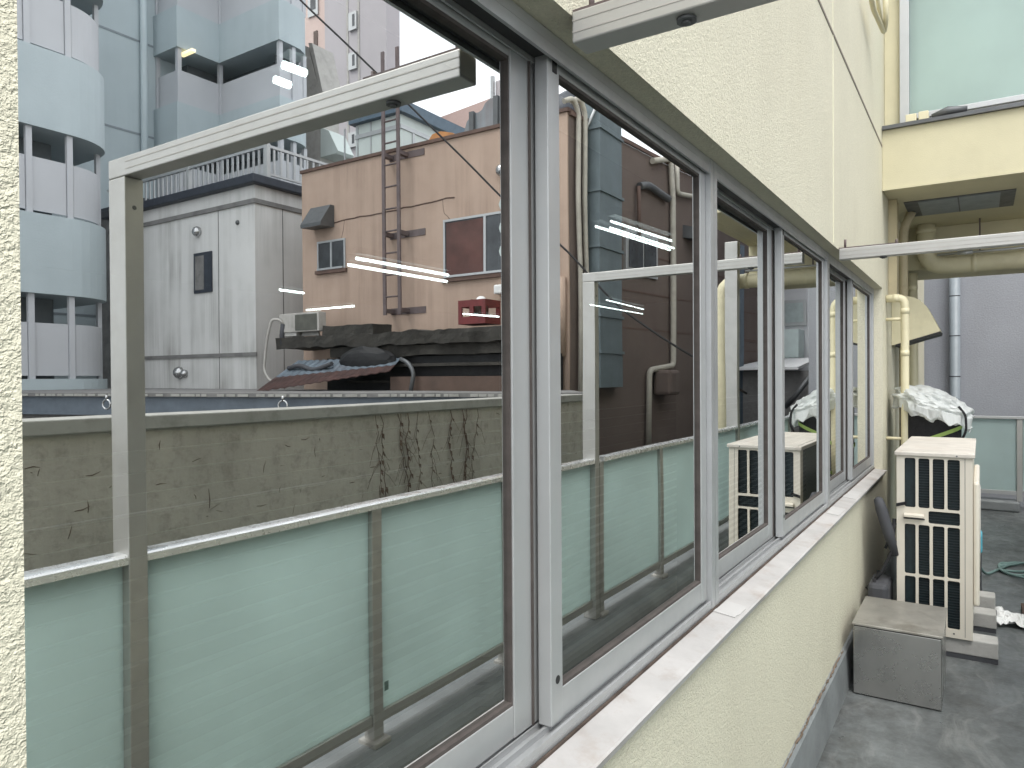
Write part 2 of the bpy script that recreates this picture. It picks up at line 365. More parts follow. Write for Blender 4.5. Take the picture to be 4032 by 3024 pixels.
GZ0, GZ1 = -.62, .603
def window(x0, x1):
    xm = (x0+x1)/2
    if x0 < 1: x0 = .172; xm = 1.235
    f = MB()
    f.box(x0, x0+.03, .688, .80, -.712, SOF-.002); f.box(x1-.03, x1, .688, .80, -.712, SOF-.002)
    f.box(x0+.03, x1-.03, .690, .80, .642, SOF-.002)
    f.box(x0+.03, x1-.03, .690, .80, -.712, -.700)
    for y0, y1 in ((.6905, .697), (.716, .722), (.738, .741), (.755, .761), (.785, .795)):
        f.box(x0+.031, x1-.031, y0, y1, -.6998, -.688)
    for y0, y1 in ((.6905, .698), (.736, .740), (.785, .795)):
        f.box(x0+.031, x1-.031, y0, y1, .618, .6418)
    w_ = f.build('window', ALU, B)
    MB().box(x0+.031, x1-.031, .700, .735, .628, .6415).box(x0+.031, x1-.031, .741, .784, .628, .6415).build('track_gap_shade', BLACK, w_)  # black fill stands in for the shaded gap above the sashes
    def sash(a, b, y0, y1, wide_left):
        s = MB(); lw = .046; rw = .046 if wide_left else .118; bv = .0018
        s.box(a, a+lw, y0, y1, -.686, .640, bv); s.box(b-rw, b, y0, y1, -.686, .640, bv)
        s.box(a+lw, b-rw, y0+.002, y1, -.686, GZ0-.004, bv); s.box(a+lw, b-rw, y0+.002, y1, GZ1+.004, .636, bv)
        s.build('sash_frame', ALUL, w_)
        if not wide_left: MB().box(xm-.035, xm-.030, y0-.004, y0-.0005, -.684, .638).build('draught_seal', GASK, w_)
        g = MB(); i0, i1 = a+lw-.001, b-rw+.001; t = .007; ya, yb = y0+.004, y1-.004; t = .0045
        g.box(i0, i0+t, ya, yb, GZ0-.006, GZ1+.006); g.box(i1-t, i1, ya, yb, GZ0-.006, GZ1+.006)
        g.box(i0+t, i1-t, ya, yb, GZ0-.006, GZ0+.003); g.box(i0+t, i1-t, ya, yb, GZ1-.003, GZ1+.006)
        g.build('gasket', GASK, w_)
        MB().tube([(a+lw*.55, y0-.0006, -.60), (a+lw*.55, y0+.004, -.60)], .0085, 14).build('drain_hole', BLACK, w_)
        h = MB()
        h.box(a+lw*.4, a+lw*.75, y0-.0015, y0+.004, .60, .638)
        h.build('sash_stop', BLACK, w_)
        yc = (y0+y1)/2
        p = MB().box(i0+t, i1-t, yc-.0025, yc+.0025, GZ0+.003, GZ1-.003)
        for fc in p.bm.faces: fc.normal_update(); fc.material_index = 1
        for fc in p.bm.faces:
            if abs(fc.calc_center_median().y-(yc-.0025)) < 1e-5: fc.material_index = 0
        p.build('window_pane', [COAT, CLEAR], w_)
    sash(x0+.032, xm+.022, .742, .772, False)
    sash(xm-.022, x1-.032, .704, .734, True)
    return w_
XW = [WX0, 2.20, 4.19, WX1]
for i in range(3): window(XW[i]+(.0 if i == 0 else .002), XW[i+1]-.002)

# room behind the glass
m = MB()
m.box(-4, 14, 9.0, 9.1, FZ+.01, 1.3); m.box(-4.1, -4, .95, 9.1, FZ+.01, 1.3); m.box(14, 14.1, .95, 9.1, FZ+.01, 1.3)
m.box(-4.1, 14.1, .95, 9.1, 1.3, 1.4)
room = m.build('office_room', INT, B)
MB().box(-4, 14, .951, 8.99, FZ-.1, FZ).build('room_floor', INTF, room)
for i in range(3):
    m = MB()
    for a, b in ((XW[i]+.05, (XW[i]+XW[i+1])/2-.01), ((XW[i]+XW[i+1])/2+.01, XW[i+1]-.05)):
        z = -.70
        while z < -.08:
            m.hexa([(a, .872, z+.003), (b, .872, z+.003), (b, .897, z-.002), (a, .897, z-.002)], (0, 0, .0008)); z += .0265
    o = m.build('venetian_blind', BLIND); tag(o, ['open horizontal slat blind behind the nearest window', 'open horizontal slat blind behind the middle window', 'open horizontal slat blind behind the farthest window'][i], 'blind', 'slat blinds inside the windows')

CEZ = 1.0
tubes = [((770,558),(968,594)), ((752,572),(965,608)), ((612,140),(660,158)), ((594,172),(626,184)), ((662,670),(765,661)), ((735,694),(815,704)), ((604,626),(656,633)),
         ((1287,489),(1447,540)), ((1320,478),(1450,520)), ((1318,492),(1455,536)), ((1275,658),(1388,678)), ((1310,648),(1390,668)), ((1000,678),(1105,686))]
LT = ['long lit tube crossing the reflected salmon wall, upper of two', 'long lit tube crossing the reflected salmon wall, lower of two', 'lit tube over the reflected pale blue building, upper of two', 'short lit tube over the reflected pale blue building, lower of two', 'lit tube beside the reflected small outdoor unit', 'lit tube just above the reflected dark ledge', 'faint lit tube over the reflected white building', 'lit tube across the reflected duct, lowest of three', 'lit tube across the reflected duct, topmost of three', 'lit tube across the reflected duct, middle of three', 'lit tube over the reflected post in the middle window, lower one', 'lit tube over the reflected post in the middle window, upper one', 'thin lit tube across the reflected red crate']
for (a, b), lab in zip(tubes, LT):
    ca = at(*a, z=CEZ); cb = at(*b, z=CEZ)
    d = cb-ca
    if d.length > 2.4: cb = ca+d.normalized()*2.4
    t = thing('fluorescent_light', lab + ', inside the room', 'ceiling light', ca, 'fluorescent lights in the office')
    MB().tube([ca, cb], .0085 if 1200 < a[0] else .014, 8).build('light_tube', TUBE, t)
    u = (cb-ca).normalized(); s_ = Vector((-u.y, u.x, 0))*.035
    MB().hexa([ca-s_+Vector((0,0,.04)), cb-s_+Vector((0,0,.04)), cb+s_+Vector((0,0,.04)), ca+s_+Vector((0,0,.04))], (0, 0, .05)).build('lamp_housing', GREYM, t)

# wing crossing over the end of the balcony
SX = 6.15
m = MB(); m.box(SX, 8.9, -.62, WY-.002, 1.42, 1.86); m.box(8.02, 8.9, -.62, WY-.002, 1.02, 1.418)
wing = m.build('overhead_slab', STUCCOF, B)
MB().box(SX-.03, SX+.35, -.64, WY-.004, 1.861, 1.888).build('slab_cap', GREYM, wing)
m = MB(); m.box(SX-.006, SX+.012, -.62, WY-.003, 1.404, 1.4195); m.build('drip_edge', STUCCOF, wing)
m = MB(); m.box(6.72, 7.36, -.23, .53, 1.414, 1.4195); v = m.build('ceiling_vent', GREYM, wing)
MB().box(6.75, 7.33, -.13, .145, 1.409, 1.4135).box(6.75, 7.33, .155, .43, 1.409, 1.4135).build('vent_panel', PVCG, v)
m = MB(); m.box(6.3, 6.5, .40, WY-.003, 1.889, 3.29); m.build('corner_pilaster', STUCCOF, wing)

def rail_bar(m, *a): m.box(*a, bev=.003)
# upstairs guard
U = thing('balcony_railing', 'frosted mint glass guard on the slab above, at the upper right', 'railing', (6.28, 0, 1.89))
MB().box(6.26, 6.31, .455, .52, 1.889, 2.93, .003).build('post', ALUL, U)
MB().box(6.26, 6.31, -.60, -.535, 1.889, 2.93, .003).build('post', ALUL, U)
MB().box(6.24, 6.33, -.61, .525, 2.931, 2.975, .004).build('handrail', GREYM, U)
MB().box(6.265, 6.305, -.534, .454, 1.945, 1.985, .003).build('bottom_rail', ALUL, U)
MB().box(6.28, 6.29, -.534, .454, 1.986, 2.93).build('glass_panel', FROSTU, U)

# ================================================================== balcony curb and railings
m = MB()
prof = [(-.80, FZ-.02), (-.80, -1.555), (-.66, -1.552), (-.60, -1.565)] + [(-.60+.10*math.sin(R(a)), -1.665+.10*math.cos(R(a))) for a in (15, 30, 45, 60, 75)] + [(-.49, FZ-.0), (-.40, FZ-.02)]
m.sweep(prof, -4, 11.2)
cb = m.build('curb', SKIRT); struct(cb)
m = MB(); m.box(10.70, 11.0, -.40, WY-.05, FZ, -1.565, .02); struct(m.build('curb', SKIRT))
RTOP = -.523
Rl = thing('balcony_railing', 'long aluminium guard with frosted green panels along the balcony edge, mirrored in the windows', 'railing', (5, -.665, -1.555))
PX = [-2.0, -.85, .2, 1.198, 2.24, 3.25, 4.25, 5.30, 6.4, 7.675, 8.8, 9.8]
hr = MB(); seg = [-3.9]+[1.168, 1.226, 4.205, 4.262, 7.628, 7.722]+[11.0]
for a, b in zip(seg[::2], seg[1::2]):
    hr.sweep([(-.628, -.553), (-.628, -.531), (-.634, -.5255), (-.645, -.523), (-.69, -.523), (-.70, -.5255), (-.706, -.531), (-.706, -.553)], a, b)
hr.build('handrail', HANDR, Rl)
br = MB(); gl = MB()
for a, b in zip(PX, PX[1:]):
    br.box(a+.03, b-.03, -.692, -.648, -1.478, -1.430, .003)
    gl.box(a+.03, b-.03, -.671, -.663, -1.4298, -.5535)
br.build('bottom_rail', SILV, Rl); 
g_ = gl.build('glass_panel', FROST, Rl)
MB().box(2.30, 2.325, -.6628, -.6618, -1.36, -1.32).build('sticker', HOSE, g_)
for x in PX:
    if abs(x-7.675) < .01: continue
    MB().box(x-.029, x+.029, -.698, -.640, -1.55, -.5535, .003).build('post', SILV, Rl)
    MB().box(x-.05, x+.05, -.715, -.615, -1.560, -1.535, .006).build('post_foot', CONC, Rl)

def awning(x0, x1, lab):
    A = thing('awning_frame', lab, 'frame', ((x0+x1)/2, -.67, -1.55), 'aluminium frames over the balcony')
    MB().box(x0, x1, -.715, -.625, -1.55, .6095, .003).build('post', SILV, A)
    b = MB(); zb, zt = .611, .668
    b.box(x0, x1, -.715, WY-.004, zb, zt, .003)
    bm_ = b.build('beam', SILV, A)
    g = MB()
    for z in (zb+.019, zb+.040): g.box(x0-.0008, x0+.001, -.62, WY-.005, z-.0012, z+.0012)
    g.build('groove', ACOIL, bm_)
    MB().tube([(.5*(x0+x1), .42, zb-.006), (.5*(x0+x1), .42, zb+.002)], .017, 12).tube([(.5*(x0+x1), .42, zb-.010), (.5*(x0+x1), .42, zb-.004)], .009, 6).build('bolt', GREYM, bm_)
    MB().box(x0+.005, x1-.005, .35, WY-.003, zt, zt+.006).tube([(.5*(x0+x1), .60, zt), (.5*(x0+x1), .60, zt+.05)], .006, 6).tube([(.5*(x0+x1), .36, zt), (.5*(x0+x1), .36, zt+.025)], .006, 6).build('wall_bracket', LADR, bm_)
    MB().tube([((x0+x1)/2, -.6245, .52), ((x0+x1)/2, -.627, .52)], .007, 8).build('screw', GREYM, A)
awning(1.168, 1.226, 'silver frame whose beam meets the wall above the nearest window')
awning(4.125, 4.182, 'pale silver frame whose beam crosses in front of the yellow pipes')
cl = MB().box(7.63, 7.72, -.76, -.635, -1.55, 1.417, .004).build('column', SILV)
tag(cl, 'tall square silver column up to the slab, mirrored beside the yellow pipe', 'column')

E_ = thing('balcony_railing', 'short frosted guard closing the far end of the balcony before the grey wall', 'railing', (10.8, 0, -1.565))
MB().box(10.77, 10.85, -.63, WY-.03, -.553, -.520, .004).build('handrail', ALUL, E_)
for y in (-.40, .55): MB().box(10.78, 10.84, y-.03, y+.03, -1.565, -.5535, .003).build('post', SILV, E_)
MB().box(10.785, 10.835, -.37, .52, -1.49, -1.44, .003).build('bottom_rail', ALUL, E_)
MB().box(10.805, 10.815, -.37, .52, -1.4395, -.5535).box(10.805, 10.815, -.62, -.43, -1.4395, -.5535).build('glass_panel', FROST, E_)

# ================================================================== things on the balcony
# --- outdoor unit
AX0, AX1, AY0, AY1, AZ0, AZ1 = 5.0, 6.25, .04, .435, -1.5665, -.4675
A = thing('outdoor_unit', 'tall ivory outdoor air conditioner unit beside the stainless box', 'air conditioner', (5.6, .24, AZ0))
def fy(fr): return AY1-(AY1-AY0)*fr
cols = [(.108,.257), (.296,.444), (.486,.639), (.678,.838)]
def zz(px, py): return at((3332+px*.422)/K, (1400+py*.422)/K, x=AX0).z
rows = [(zz(600, 955)-.0, zz(600, 1415)), (zz(600, 505+1066), zz(600, 970+1066)), (zz(600, 990+1066), AZ0+.05)]
slot = (zz(900, 1462), zz(900, 1580))
m = MB()
# front plate built as bars around the openings
ye = [1.0, .838]; 
def ring(m, y0, y1, z0, z1, r=.012, d=.004):       # rounded opening rim
    pass
x0, x1 = AX0, AX0+.014
holes = [(fy(b), fy(a), r1, r0) for (a, b) in cols for (r0, r1) in rows]
holes.append((fy(.838), fy(.43), slot[1], slot[0]))
ys = sorted({AY0, AY1}|{h[0] for h in holes}|{h[1] for h in holes}); zs = sorted({AZ0+.01, AZ1-.027}|{h[2] for h in holes}|{h[3] for h in holes})
def inhole(y, z): return any(h[0] < y < h[1] and h[2] < z < h[3] for h in holes)
vid = {}
bmq = m.bm
for i in range(len(ys)-1):
    for j in range(len(zs)-1):
        if inhole((ys[i]+ys[i+1])/2, (zs[j]+zs[j+1])/2): continue
        q = []
        for a, b in ((i, j), (i+1, j), (i+1, j+1), (i, j+1)):
            if (a, b) not in vid: vid[(a, b)] = bmq.verts.new((x0, ys[a], zs[b]))
            q.append(vid[(a, b)])
        bmq.faces.new(q)
ext = bmesh.ops.extrude_face_region(bmq, geom=list(bmq.faces))
bmesh.ops.translate(bmq, verts=[e for e in ext['geom'] if isinstance(e, bmesh.types.BMVert)], vec=(.014, 0, 0))
for h in holes:                                      # fillets in the four corners of each opening
    rr = .011
    for cy_, cz_, sy_, sz_ in ((h[0], h[2], 1, 1), (h[1], h[2], -1, 1), (h[0], h[3], 1, -1), (h[1], h[3], -1, -1)):
        pts = [(cy_, cz_)] + [(cy_+sy_*rr*(1-math.sin(R(t))), cz_+sz_*rr*(1-math.cos(R(t)))) for t in (0, 22, 45, 68, 90)]
        m.hexa([(AX0+.0005, y, z) for y, z in pts], (.012, 0, 0))
m.box(AX0+.30, AX1, AY0, AY0+.02, AZ0+.01, AZ1-.027); m.box(AX0+.014, AX0+.30, AY0, AY0+.02, AZ0+.01, AZ1-.027)
m.box(AX1-.02, AX1, AY0+.02, AY1, AZ0+.01, AZ1-.027)
m.box(AX0, AX1, AY0, AY1, AZ0, AZ0+.0098)
casing = m.build('casing', ACP, A)
MB().box(AX0+.014, AX0+.085, AY1-.03, AY1, AZ0+.01, AZ1-.027).build('rear_frame', ACP, A)
MB().box(AX1-.12, AX1-.021, AY1-.03, AY1, AZ0+.01, AZ1-.027).build('rear_frame', ACP, A)
MB().box(AX0-.012, AX1+.012, AY0-.012, AY1+.012, AZ1-.0268, AZ1-.0005, .006).box(AX0+.02, AX1-.02, AY0+.02, AY1-.02, AZ1-.003, AZ1+.002).build('top_panel', ACT, A)
m = MB(); m.box(AX0+.030, AX0+.04, AY0+.022, AY1-.022, AZ0+.012, AZ1-.03)
coil = m.build('coil', DARKCOIL, A)
m = MB(); z = AZ0+.03
while z < AZ1-.04:
    m.box(AX0+.018, AX0+.0295, AY0+.04, fy(.27), z, z+.0035); z += .016
m.build('coil_fins', COILF, coil)
m = MB(); m.box(AX0+.086, AX1-.121, AY1-.02, AY1-.006, AZ0+.012, AZ1-.03); m.build('rear_coil', DARKCOIL, A)
MB().box(AX0-.0008, AX0+.001, fy(.903)-.0012, fy(.903)+.0012, AZ0+.012, AZ1-.03).build('panel_seam', GREYM, casing)
hy0, hy1 = fy(.37), fy(.105); hz = zz(630, 1475); 
MB().sweep([(AX0-.002, hz+.002), (AX0-.030, hz-.006), (AX0-.030, hz-.018), (AX0-.002, hz-.026)], hy0, hy1, 'y').build('handle', ACP, A)
MB().box(AX0-.004, AX0-.001, hy0-.004, hy1+.004, hz-.034, hz-.0262).build('handle_recess', RUBB, A)
m = MB()
for z0, z1 in ((-1.0, -.56), (-1.50, -1.06)):
    pass
m.box(AX0+.10, AX1-.10, AY0-.034, AY0-.0005, -1.39, -.645, .014)
fg = m.build('fan_guard', ACP, A)
m = MB()
for k in range(4):
    r_ = .08+.07*k; m.tube([(5.62+r_*math.cos(R(t)), AY0-.036, -1.02+r_*math.sin(R(t))) for t in range(0, 361, 15)], .003, 5, cap=False)
m.build('guard_ring', ACOIL, fg)
MB().tube([(AX0-.0005, fy(.80), AZ1-.016-.0), (AX0-.0125, fy(.80), AZ1-.016)], .005, 8).build('screw', GREYM, casing)
MB().tube([(AX0-.002, fy(.76), AZ0+.025), (AX0+.001, fy(.76), AZ0+.025)], .005, 8).build('screw', GREYM, casing)
# blocks under it
for x0_, lab in ((5.02, 'grey concrete block under the near end of the tall outdoor unit'), (5.62, 'grey concrete block under the middle of the tall outdoor unit'), (6.06, 'grey concrete block under the far end of the tall outdoor unit')):
    t = thing('concrete_block', lab, 'block', (x0_+.07, .16, FZ), 'blocks under the outdoor unit')
    MB().box(x0_, x0_+.15, -.085, .47, FZ+.028, AZ0-.001, .007).build('block_body', CONC, t)
    MB().box(x0_+.004, x0_+.146, -.083, .468, FZ, FZ+.0275).build('rubber_pad', RUBB, t)
# --- stainless box
S = thing('metal_box', 'dusty stainless steel box against the cream wall in front of the outdoor unit', 'box', (4.43, .37, FZ))
MB().box(4.17, 4.70, .165, .568, FZ+.006, -1.328, .003).build('body', STEEL, S)
MB().box(4.163, 4.706, .158, .574, -1.322, -1.309, .003).build('lid', STEELD, S)
MB().box(4.172, 4.698, .167, .566, -1.3278, -1.3222).build('lid_gap', BLACK, S)
# --- black folding seat between unit and wall
Fd = thing('folding_chair', 'black padded folding chair wedged between the outdoor unit and the wall', 'chair', (5.0, .5, FZ))
p0 = at(1896, 1074, x=4.98); p1 = at(1934, 1200, x=5.0)
m = MB(); m.tube([p0+Vector((0,0,.0)), p0*.97+p1*.03, p0*.8+p1*.2, p0*.4+p1*.6, p1], [.012, .026, .034, .034, .02], 12); m.build('backrest', RUBB, Fd)
m = MB(); a = at(1927, 1190, x=4.99); b_ = at(1905, 1235, x=4.97); c_ = at(1872, 1272, x=4.95); m.tube([at(1932,1120,x=5.02), a, b_, c_], .011, 8)
m.tube([at(1934, 1130, x=5.0), at(1912, 1185, x=4.98)], .008, 8); m.build('strut', FABR, Fd)
m = MB(); m.box(4.86, 5.16, .47, .585, FZ+.10, -1.27, .03); m.build('seat', RUBB, Fd)
for x_ in (4.90, 5.12): MB().tube([(x_, .50, FZ), (x_, .55, -1.25)], .011, 8).build('leg', FABR, Fd)
o = MB().hexa([at(1936,1087,x=4.985), at(1958,1083,x=4.985), at(1958,1090,x=4.985), at(1936,1094,x=4.985)], (.004, 0, 0)).build('strap', FABR)
tag(o, 'short black strap hooked over the ivory unit above its handle', 'strap')

# --- big black bag with plastic film
G = thing('storage_bag', 'tall black fabric bag with yellow green stripes behind the outdoor unit', 'bag', (6.6, .33, FZ))
m = MB(); n = 20
def bagring(z, k=1.0, tilt=0.):
    r_ = []
    for i in range(n):
        a = 2*math.pi*i/n; c_, s_ = math.cos(a), math.sin(a)
        ex = .20*math.copysign(abs(c_)**.6, c_)*k; ey = .21*math.copysign(abs(s_)**.6, s_)*k
        r_.append(Vector((6.56+ex, .335+ey, z+tilt*ey)))
    return r_
rings = [bagring(FZ, .9), bagring(-1.2, .97), bagring(-.7, .99), bagring(-.45, 1.0), bagring(-.30, 1.0, .25), bagring(-.20, .97, .45)]
vsx = [p for r_ in rings for p in r_]; fs = [(i*n+k, i*n+(k+1) % n, (i+1)*n+(k+1) % n, (i+1)*n+k) for i in range(len(rings)-1) for k in range(n)]
m.mesh(vsx, fs+[tuple(range(n))[::-1], tuple(range((len(rings)-1)*n, len(rings)*n))], True); m.build('bag_body', FABR, G)
def strip(z0, z1, za, zb):
    q = MB(); v_ = []
    for i in range(n+1):
        a = 2*math.pi*i/n; c_, s_ = math.cos(a), math.sin(a)
        X_ = 6.56+.206*math.copysign(abs(c_)**.6, c_); Y_ = .335+.216*math.copysign(abs(s_)**.6, s_)
        f_ = (Y_-.12)/.43; zc = z0+(z1-z0)*f_
        v_ += [(X_, Y_, zc), (X_, Y_, zc+za)]
    q.mesh(v_, [(2*i, 2*i+2, 2*i+3, 2*i+1) for i in range(n)], True); q.build('stripe', GREEN, G, False)
strip(-.415, -.60, .03, 0); strip(-.86, -.80, .028, 0)
MB().hexa([at(1961, 880, x=6.345), at(1980, 871, x=6.345), at(1980, 864, x=6.345), at(1961, 873, x=6.345)], (.006, 0, 0)).build('stripe', GREEN, G)
m = MB(); m.tube(bend([(6.36, .14, -.24), (6.34, .095, -.30), (6.34, .09, -.42), (6.36, .125, -.50)], .05), .009, 8); m.build('carry_strap', FABR, G)
# crumpled film over its top
bm = bmesh.new(); bmesh.ops.create_icosphere(bm, subdivisions=5, radius=1)
from mathutils import noise as mn
bmesh.ops.delete(bm, geom=[v for v in bm.verts if v.co.z < -.42], context='VERTS')
for v in bm.verts:
    p = v.co.copy(); q = p*1.7
    d = mn.ridged_multi_fractal(q+Vector((3, 1, 5)), .9, 2.1, 4, 1, 2)*.03 + mn.noise(p*4+Vector((9, 2, 4)))*.045
    ed = max(0, -p.z)*.25
    v.co = Vector((6.55+(p.x*(.235+d*.9+ed*.1)), .325+p.y*(.235+d*.9+ed*.1), -.235+p.z*(.115+d*.5)+ (p.y*.085) + (-.05 if p.z < -.2 else 0)*(1+mn.noise(p*4))))
for f in bm.faces: f.smooth = False
mb = MB(); mb.bm.free(); mb.bm = bm
o = mb.build('plastic_sheet', FILM, None, False); tag(o, 'crumpled whitish clear plastic sheet over the black bag', 'plastic sheet')

# --- hood, pipes
Hd = thing('vent_hood', 'cream curved sheet metal vent hood on the wall above the black bag', 'vent hood', (7.0, WY, .3))
pr = [(WY-.002, .672)]+[(at(a_, b_, x=6.82).y, at(a_, b_, x=6.82).z) for a_, b_ in ((1932, 636.5), (1958, 639), (1975, 643), (1988, 649), (2001, 661), (2014, 683), (2030, 713), (2030.5, 718))]+[(WY-.002, .25)]
MB().sweep(pr, 6.82, 7.22).build('hood_body', PVC, Hd)
e0_ = at(2030.5, 716, x=6.815); MB().hexa([(6.815, e0_.y-.003, e0_.z+.002), (6.815, e0_.y, e0_.z-.018), (6.815, .60, .238), (6.815, .60, .256)], (.41, 0, 0)).build('opening_edge', BLACK, Hd)
def pipe(lab, pts, r, m_=PVC, collars=(), grp=None, cat='pipe', clips=()):
    t = thing('wall_pipe', lab, cat, pts[-1], grp)
    b = MB().tube(bend(pts, r*2.2), r, 14).build('pipe_run', m_, t)
    for c_, ax in collars:
        c_ = Vector(c_); ax = Vector(ax)
        MB().tube([c_-ax*.022, c_+ax*.022], r*1.06, 14).build('collar', m_, b)
    for a_, b__ in clips: MB().tube([a_, b__], r*.42, 8).build('pipe_clip', m_, b)
    return t
pipe('cream pipe bending out of the wall and dropping behind the outdoor unit', [(6.40, WY-.003, .605), (6.40, .497, .605), (6.40, .497, -.5), (6.40, .515, -1.6)], .030, PVC,
     [((6.40, .497, .50), (0,0,1)), ((6.40, .497, .17), (0,0,1)), ((6.40, .56, .605), (0,1,0))], clips=[((6.40, WY, .44), (6.40, .50, .44)), ((6.40, WY, -.50), (6.40, .50, -.50))])
pipe('thick cream drain pipe elbowing under the slab and running across', [(7.86, .432, 1.418), (7.86, .432, 1.02), (7.86, -.85, 1.02), (7.86, -.85, -3)], .078, PVC,
     [((7.86, .432, 1.36), (0,0,1)), ((7.86, .432, 1.20), (0,0,1)), ((7.86, .05, 1.02), (0,1,0)), ((7.86, -.6, 1.02), (0,1,0))])
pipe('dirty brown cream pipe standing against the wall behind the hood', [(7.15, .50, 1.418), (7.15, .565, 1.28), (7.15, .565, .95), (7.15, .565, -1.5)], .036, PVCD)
pipe('pale cream pipe standing just right of the dirty brown one', [(8.1, .56, 1.0), (8.1, .545, -1.5)], .040, PVC, [((8.1, .56, .86), (0,0,1))])
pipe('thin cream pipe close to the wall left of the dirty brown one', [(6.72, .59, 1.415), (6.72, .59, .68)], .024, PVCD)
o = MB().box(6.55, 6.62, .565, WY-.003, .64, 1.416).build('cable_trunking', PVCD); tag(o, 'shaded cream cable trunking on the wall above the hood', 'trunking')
t = thing('conduit', 'thin bright steel conduit lying along the thick drain pipe', 'conduit', (7.80, 0, 1.11))
MB().tube([(7.80, .34, 1.118), (7.80, -.6, 1.118)], .011, 8).build('conduit_run', ALUL, t)
MB().tube([(7.80, .18, 1.118), (7.80, .06, 1.118)], .019, 10).build('coupling', ALUL, t)
MB().box(7.79, 7.81, .0, .012, 1.128, 1.418).build('hanger', LADR, t)
t = thing('downpipe', 'grey plastic downpipe on the purple grey wall at the right', 'pipe', (11.88, .3, STREETZ))
MB().tube([(11.88, .305, 3), (11.88, .305, STREETZ)], .066, 14).build('pipe_run', PVCG, t)
for z in (.54, -.03, -.6, 1.1): MB().tube([(11.88, .305, z), (11.88, .305, z+.012)], .0675, 14).build('joint_ring', RUBB, t)
# top corner conduits
t = thing('conduit', 'cream conduits looping on the wall at the top beside the mint guard', 'conduit', (6.0, .58, 2.8))
MB().tube(bend([at(1880, -20, y=.57), at(1886, 18, y=.57), at(1910, 72, y=.545), at(1914, 40, y=.52), at(1912, -30, y=.52)], .05), .016, 10).build('conduit_run', PVC, t)
MB().tube(bend([at(1893, -20, y=.55), at(1905, 60, y=.55)], .05), .013, 10).build('conduit_run', PVC, t)
o = MB().box(6.13, 6.2, .40, .47, 1.889, 1.945, .004).box(6.13, 6.2, .32, .385, 1.889, 1.95, .004).build('junction_box', PVC); tag(o, 'small cream junction boxes on the slab edge below the mint glass', 'junction box')
o = MB().tube([(6.15, .30, 1.90), (6.15, .2, 1.925), (6.15, .08, 1.915)], [.02, .032, .02], 10).build('rag', GREYM); tag(o, 'grey bundle lying on the slab edge below the mint glass', 'bundle')

# --- floor clutter by the railing end
hose = MB(); pts = []
for i in range(90):
    t_ = i/89*math.pi*7
    pts.append(Vector((7.45+.28*math.cos(t_)*(1-.03*i/9)+.0025*i, -.30+.17*math.sin(t_*.93+.4), FZ+.012+.010*abs(math.sin(t_*1.7)))))
hose.tube(pts, .011, 6); hose.tube(bend([(7.0, .02, FZ+.14), (7.15, -.03, FZ+.02), pts[0]], .1), .011, 6)
o = hose.build('hose', HOSE); tag(o, 'thin teal hose coiled on the grey floor', 'hose')
t = thing('hose_reel', 'blue plastic reel standing behind the outdoor unit', 'hose reel', (6.75, .0, FZ))
MB().box(6.62, 6.80, -.01, .09, FZ+.30, FZ+.46, .02).build('reel_body', BLUEPL, t); MB().box(6.62, 6.8, -.005, .085, FZ, FZ+.298, .01).build('reel_stand', RUBB, t)
bm = bmesh.new(); bmesh.ops.create_grid(bm, x_segments=26, y_segments=22, size=1)
for v in bm.verts:
    p = v.co.copy(); r_ = 1+.3*mn.noise(Vector((p.x*2, p.y*2, 7)))
    v.co = Vector((5.95+p.x*.16*r_, -.20+p.y*.11*r_, FZ+.010+max(0, .055*mn.noise(Vector((p.x*1.7, p.y*1.7, 1)))+.04*abs(mn.noise(Vector((p.x*4, p.y*4, 3)))))+.03*(1-p.length*.6 if p.length < 1.6 else 0)))
mb = MB(); mb.bm.free(); mb.bm = bm; o = mb.build('rag', WHITECL, None, False); tag(o, 'crumpled white rag on the floor behind the concrete blocks', 'rag')
o = MB().box(6.05, 6.32, -.33, -.24, FZ, FZ+.045, .006).build('timber_offcut', BRWALL); tag(o, 'dark timber offcut lying on the floor past the white rag', 'timber')

# ================================================================== beyond the railing (all of it seen in the window glass)
# grey building closing the view
gy = -.83
t = thing('grey_building', 'purple grey stucco building beyond the end of the balcony', 'building', (14, 1, STREETZ))
MB().box(12, 22, gy, 6, STREETZ, 7).build('wall', GREYST, t)

# house seen between grey wall and brown wall
t = thing('grey_house', 'pale grey house with curtained window, beyond the far guard', 'house', (17, -2.5, STREETZ))
HX = 17.0
def rx(px, py, X): return am(px, py, x=X)
m = MB().box(HX, HX+6, -6.4, -.85, STREETZ, at(1690, 570, x=HX).z); m.build('wall', HOUSEW, t)
a = rx(1693, 650, HX); b = rx(1738, 703, HX)
wf = MB().box(HX-.05, HX-.003, a.y-.1, b.y, b.z, a.z).build('window', ALUL, t)
MB().box(HX-.06, HX-.0505, a.y-.02, b.y-.07, b.z+.08, a.z-.07).build('curtain', CURW, wf)
a = rx(1692, 712, HX-.6); b = rx(1740, 772, HX-.6)
MB().box(HX-.6, HX-.02, a.y-.3, b.y-.2, b.z, a.z).build('bay', HOUSEB, t)
a = rx(1690, 560, HX-.4); b = rx(1740, 582, HX-.4)
MB().hexa([(HX-.5, a.y+.4, b.z), (HX-.5, b.y-1.5, b.z), (HX+.9, b.y-1.5, a.z+.1), (HX+.9, a.y+.4, a.z+.1)], (0, 0, .08)).build('roof', ROOFW, t)
t = thing('shed', 'low dark shed under a white corrugated roof beyond the far guard', 'shed', (15, -2, STREETZ))
a = rx(1690, 775, 14.5); b = rx(1745, 798, 14.5)
MB().hexa([(14.2, a.y+.3, b.z), (14.2, b.y-1.5, b.z), (16.3, b.y-1.5, a.z), (16.3, a.y+.3, a.z)], (0, 0, .05)).build('roof', ROOFW, t)
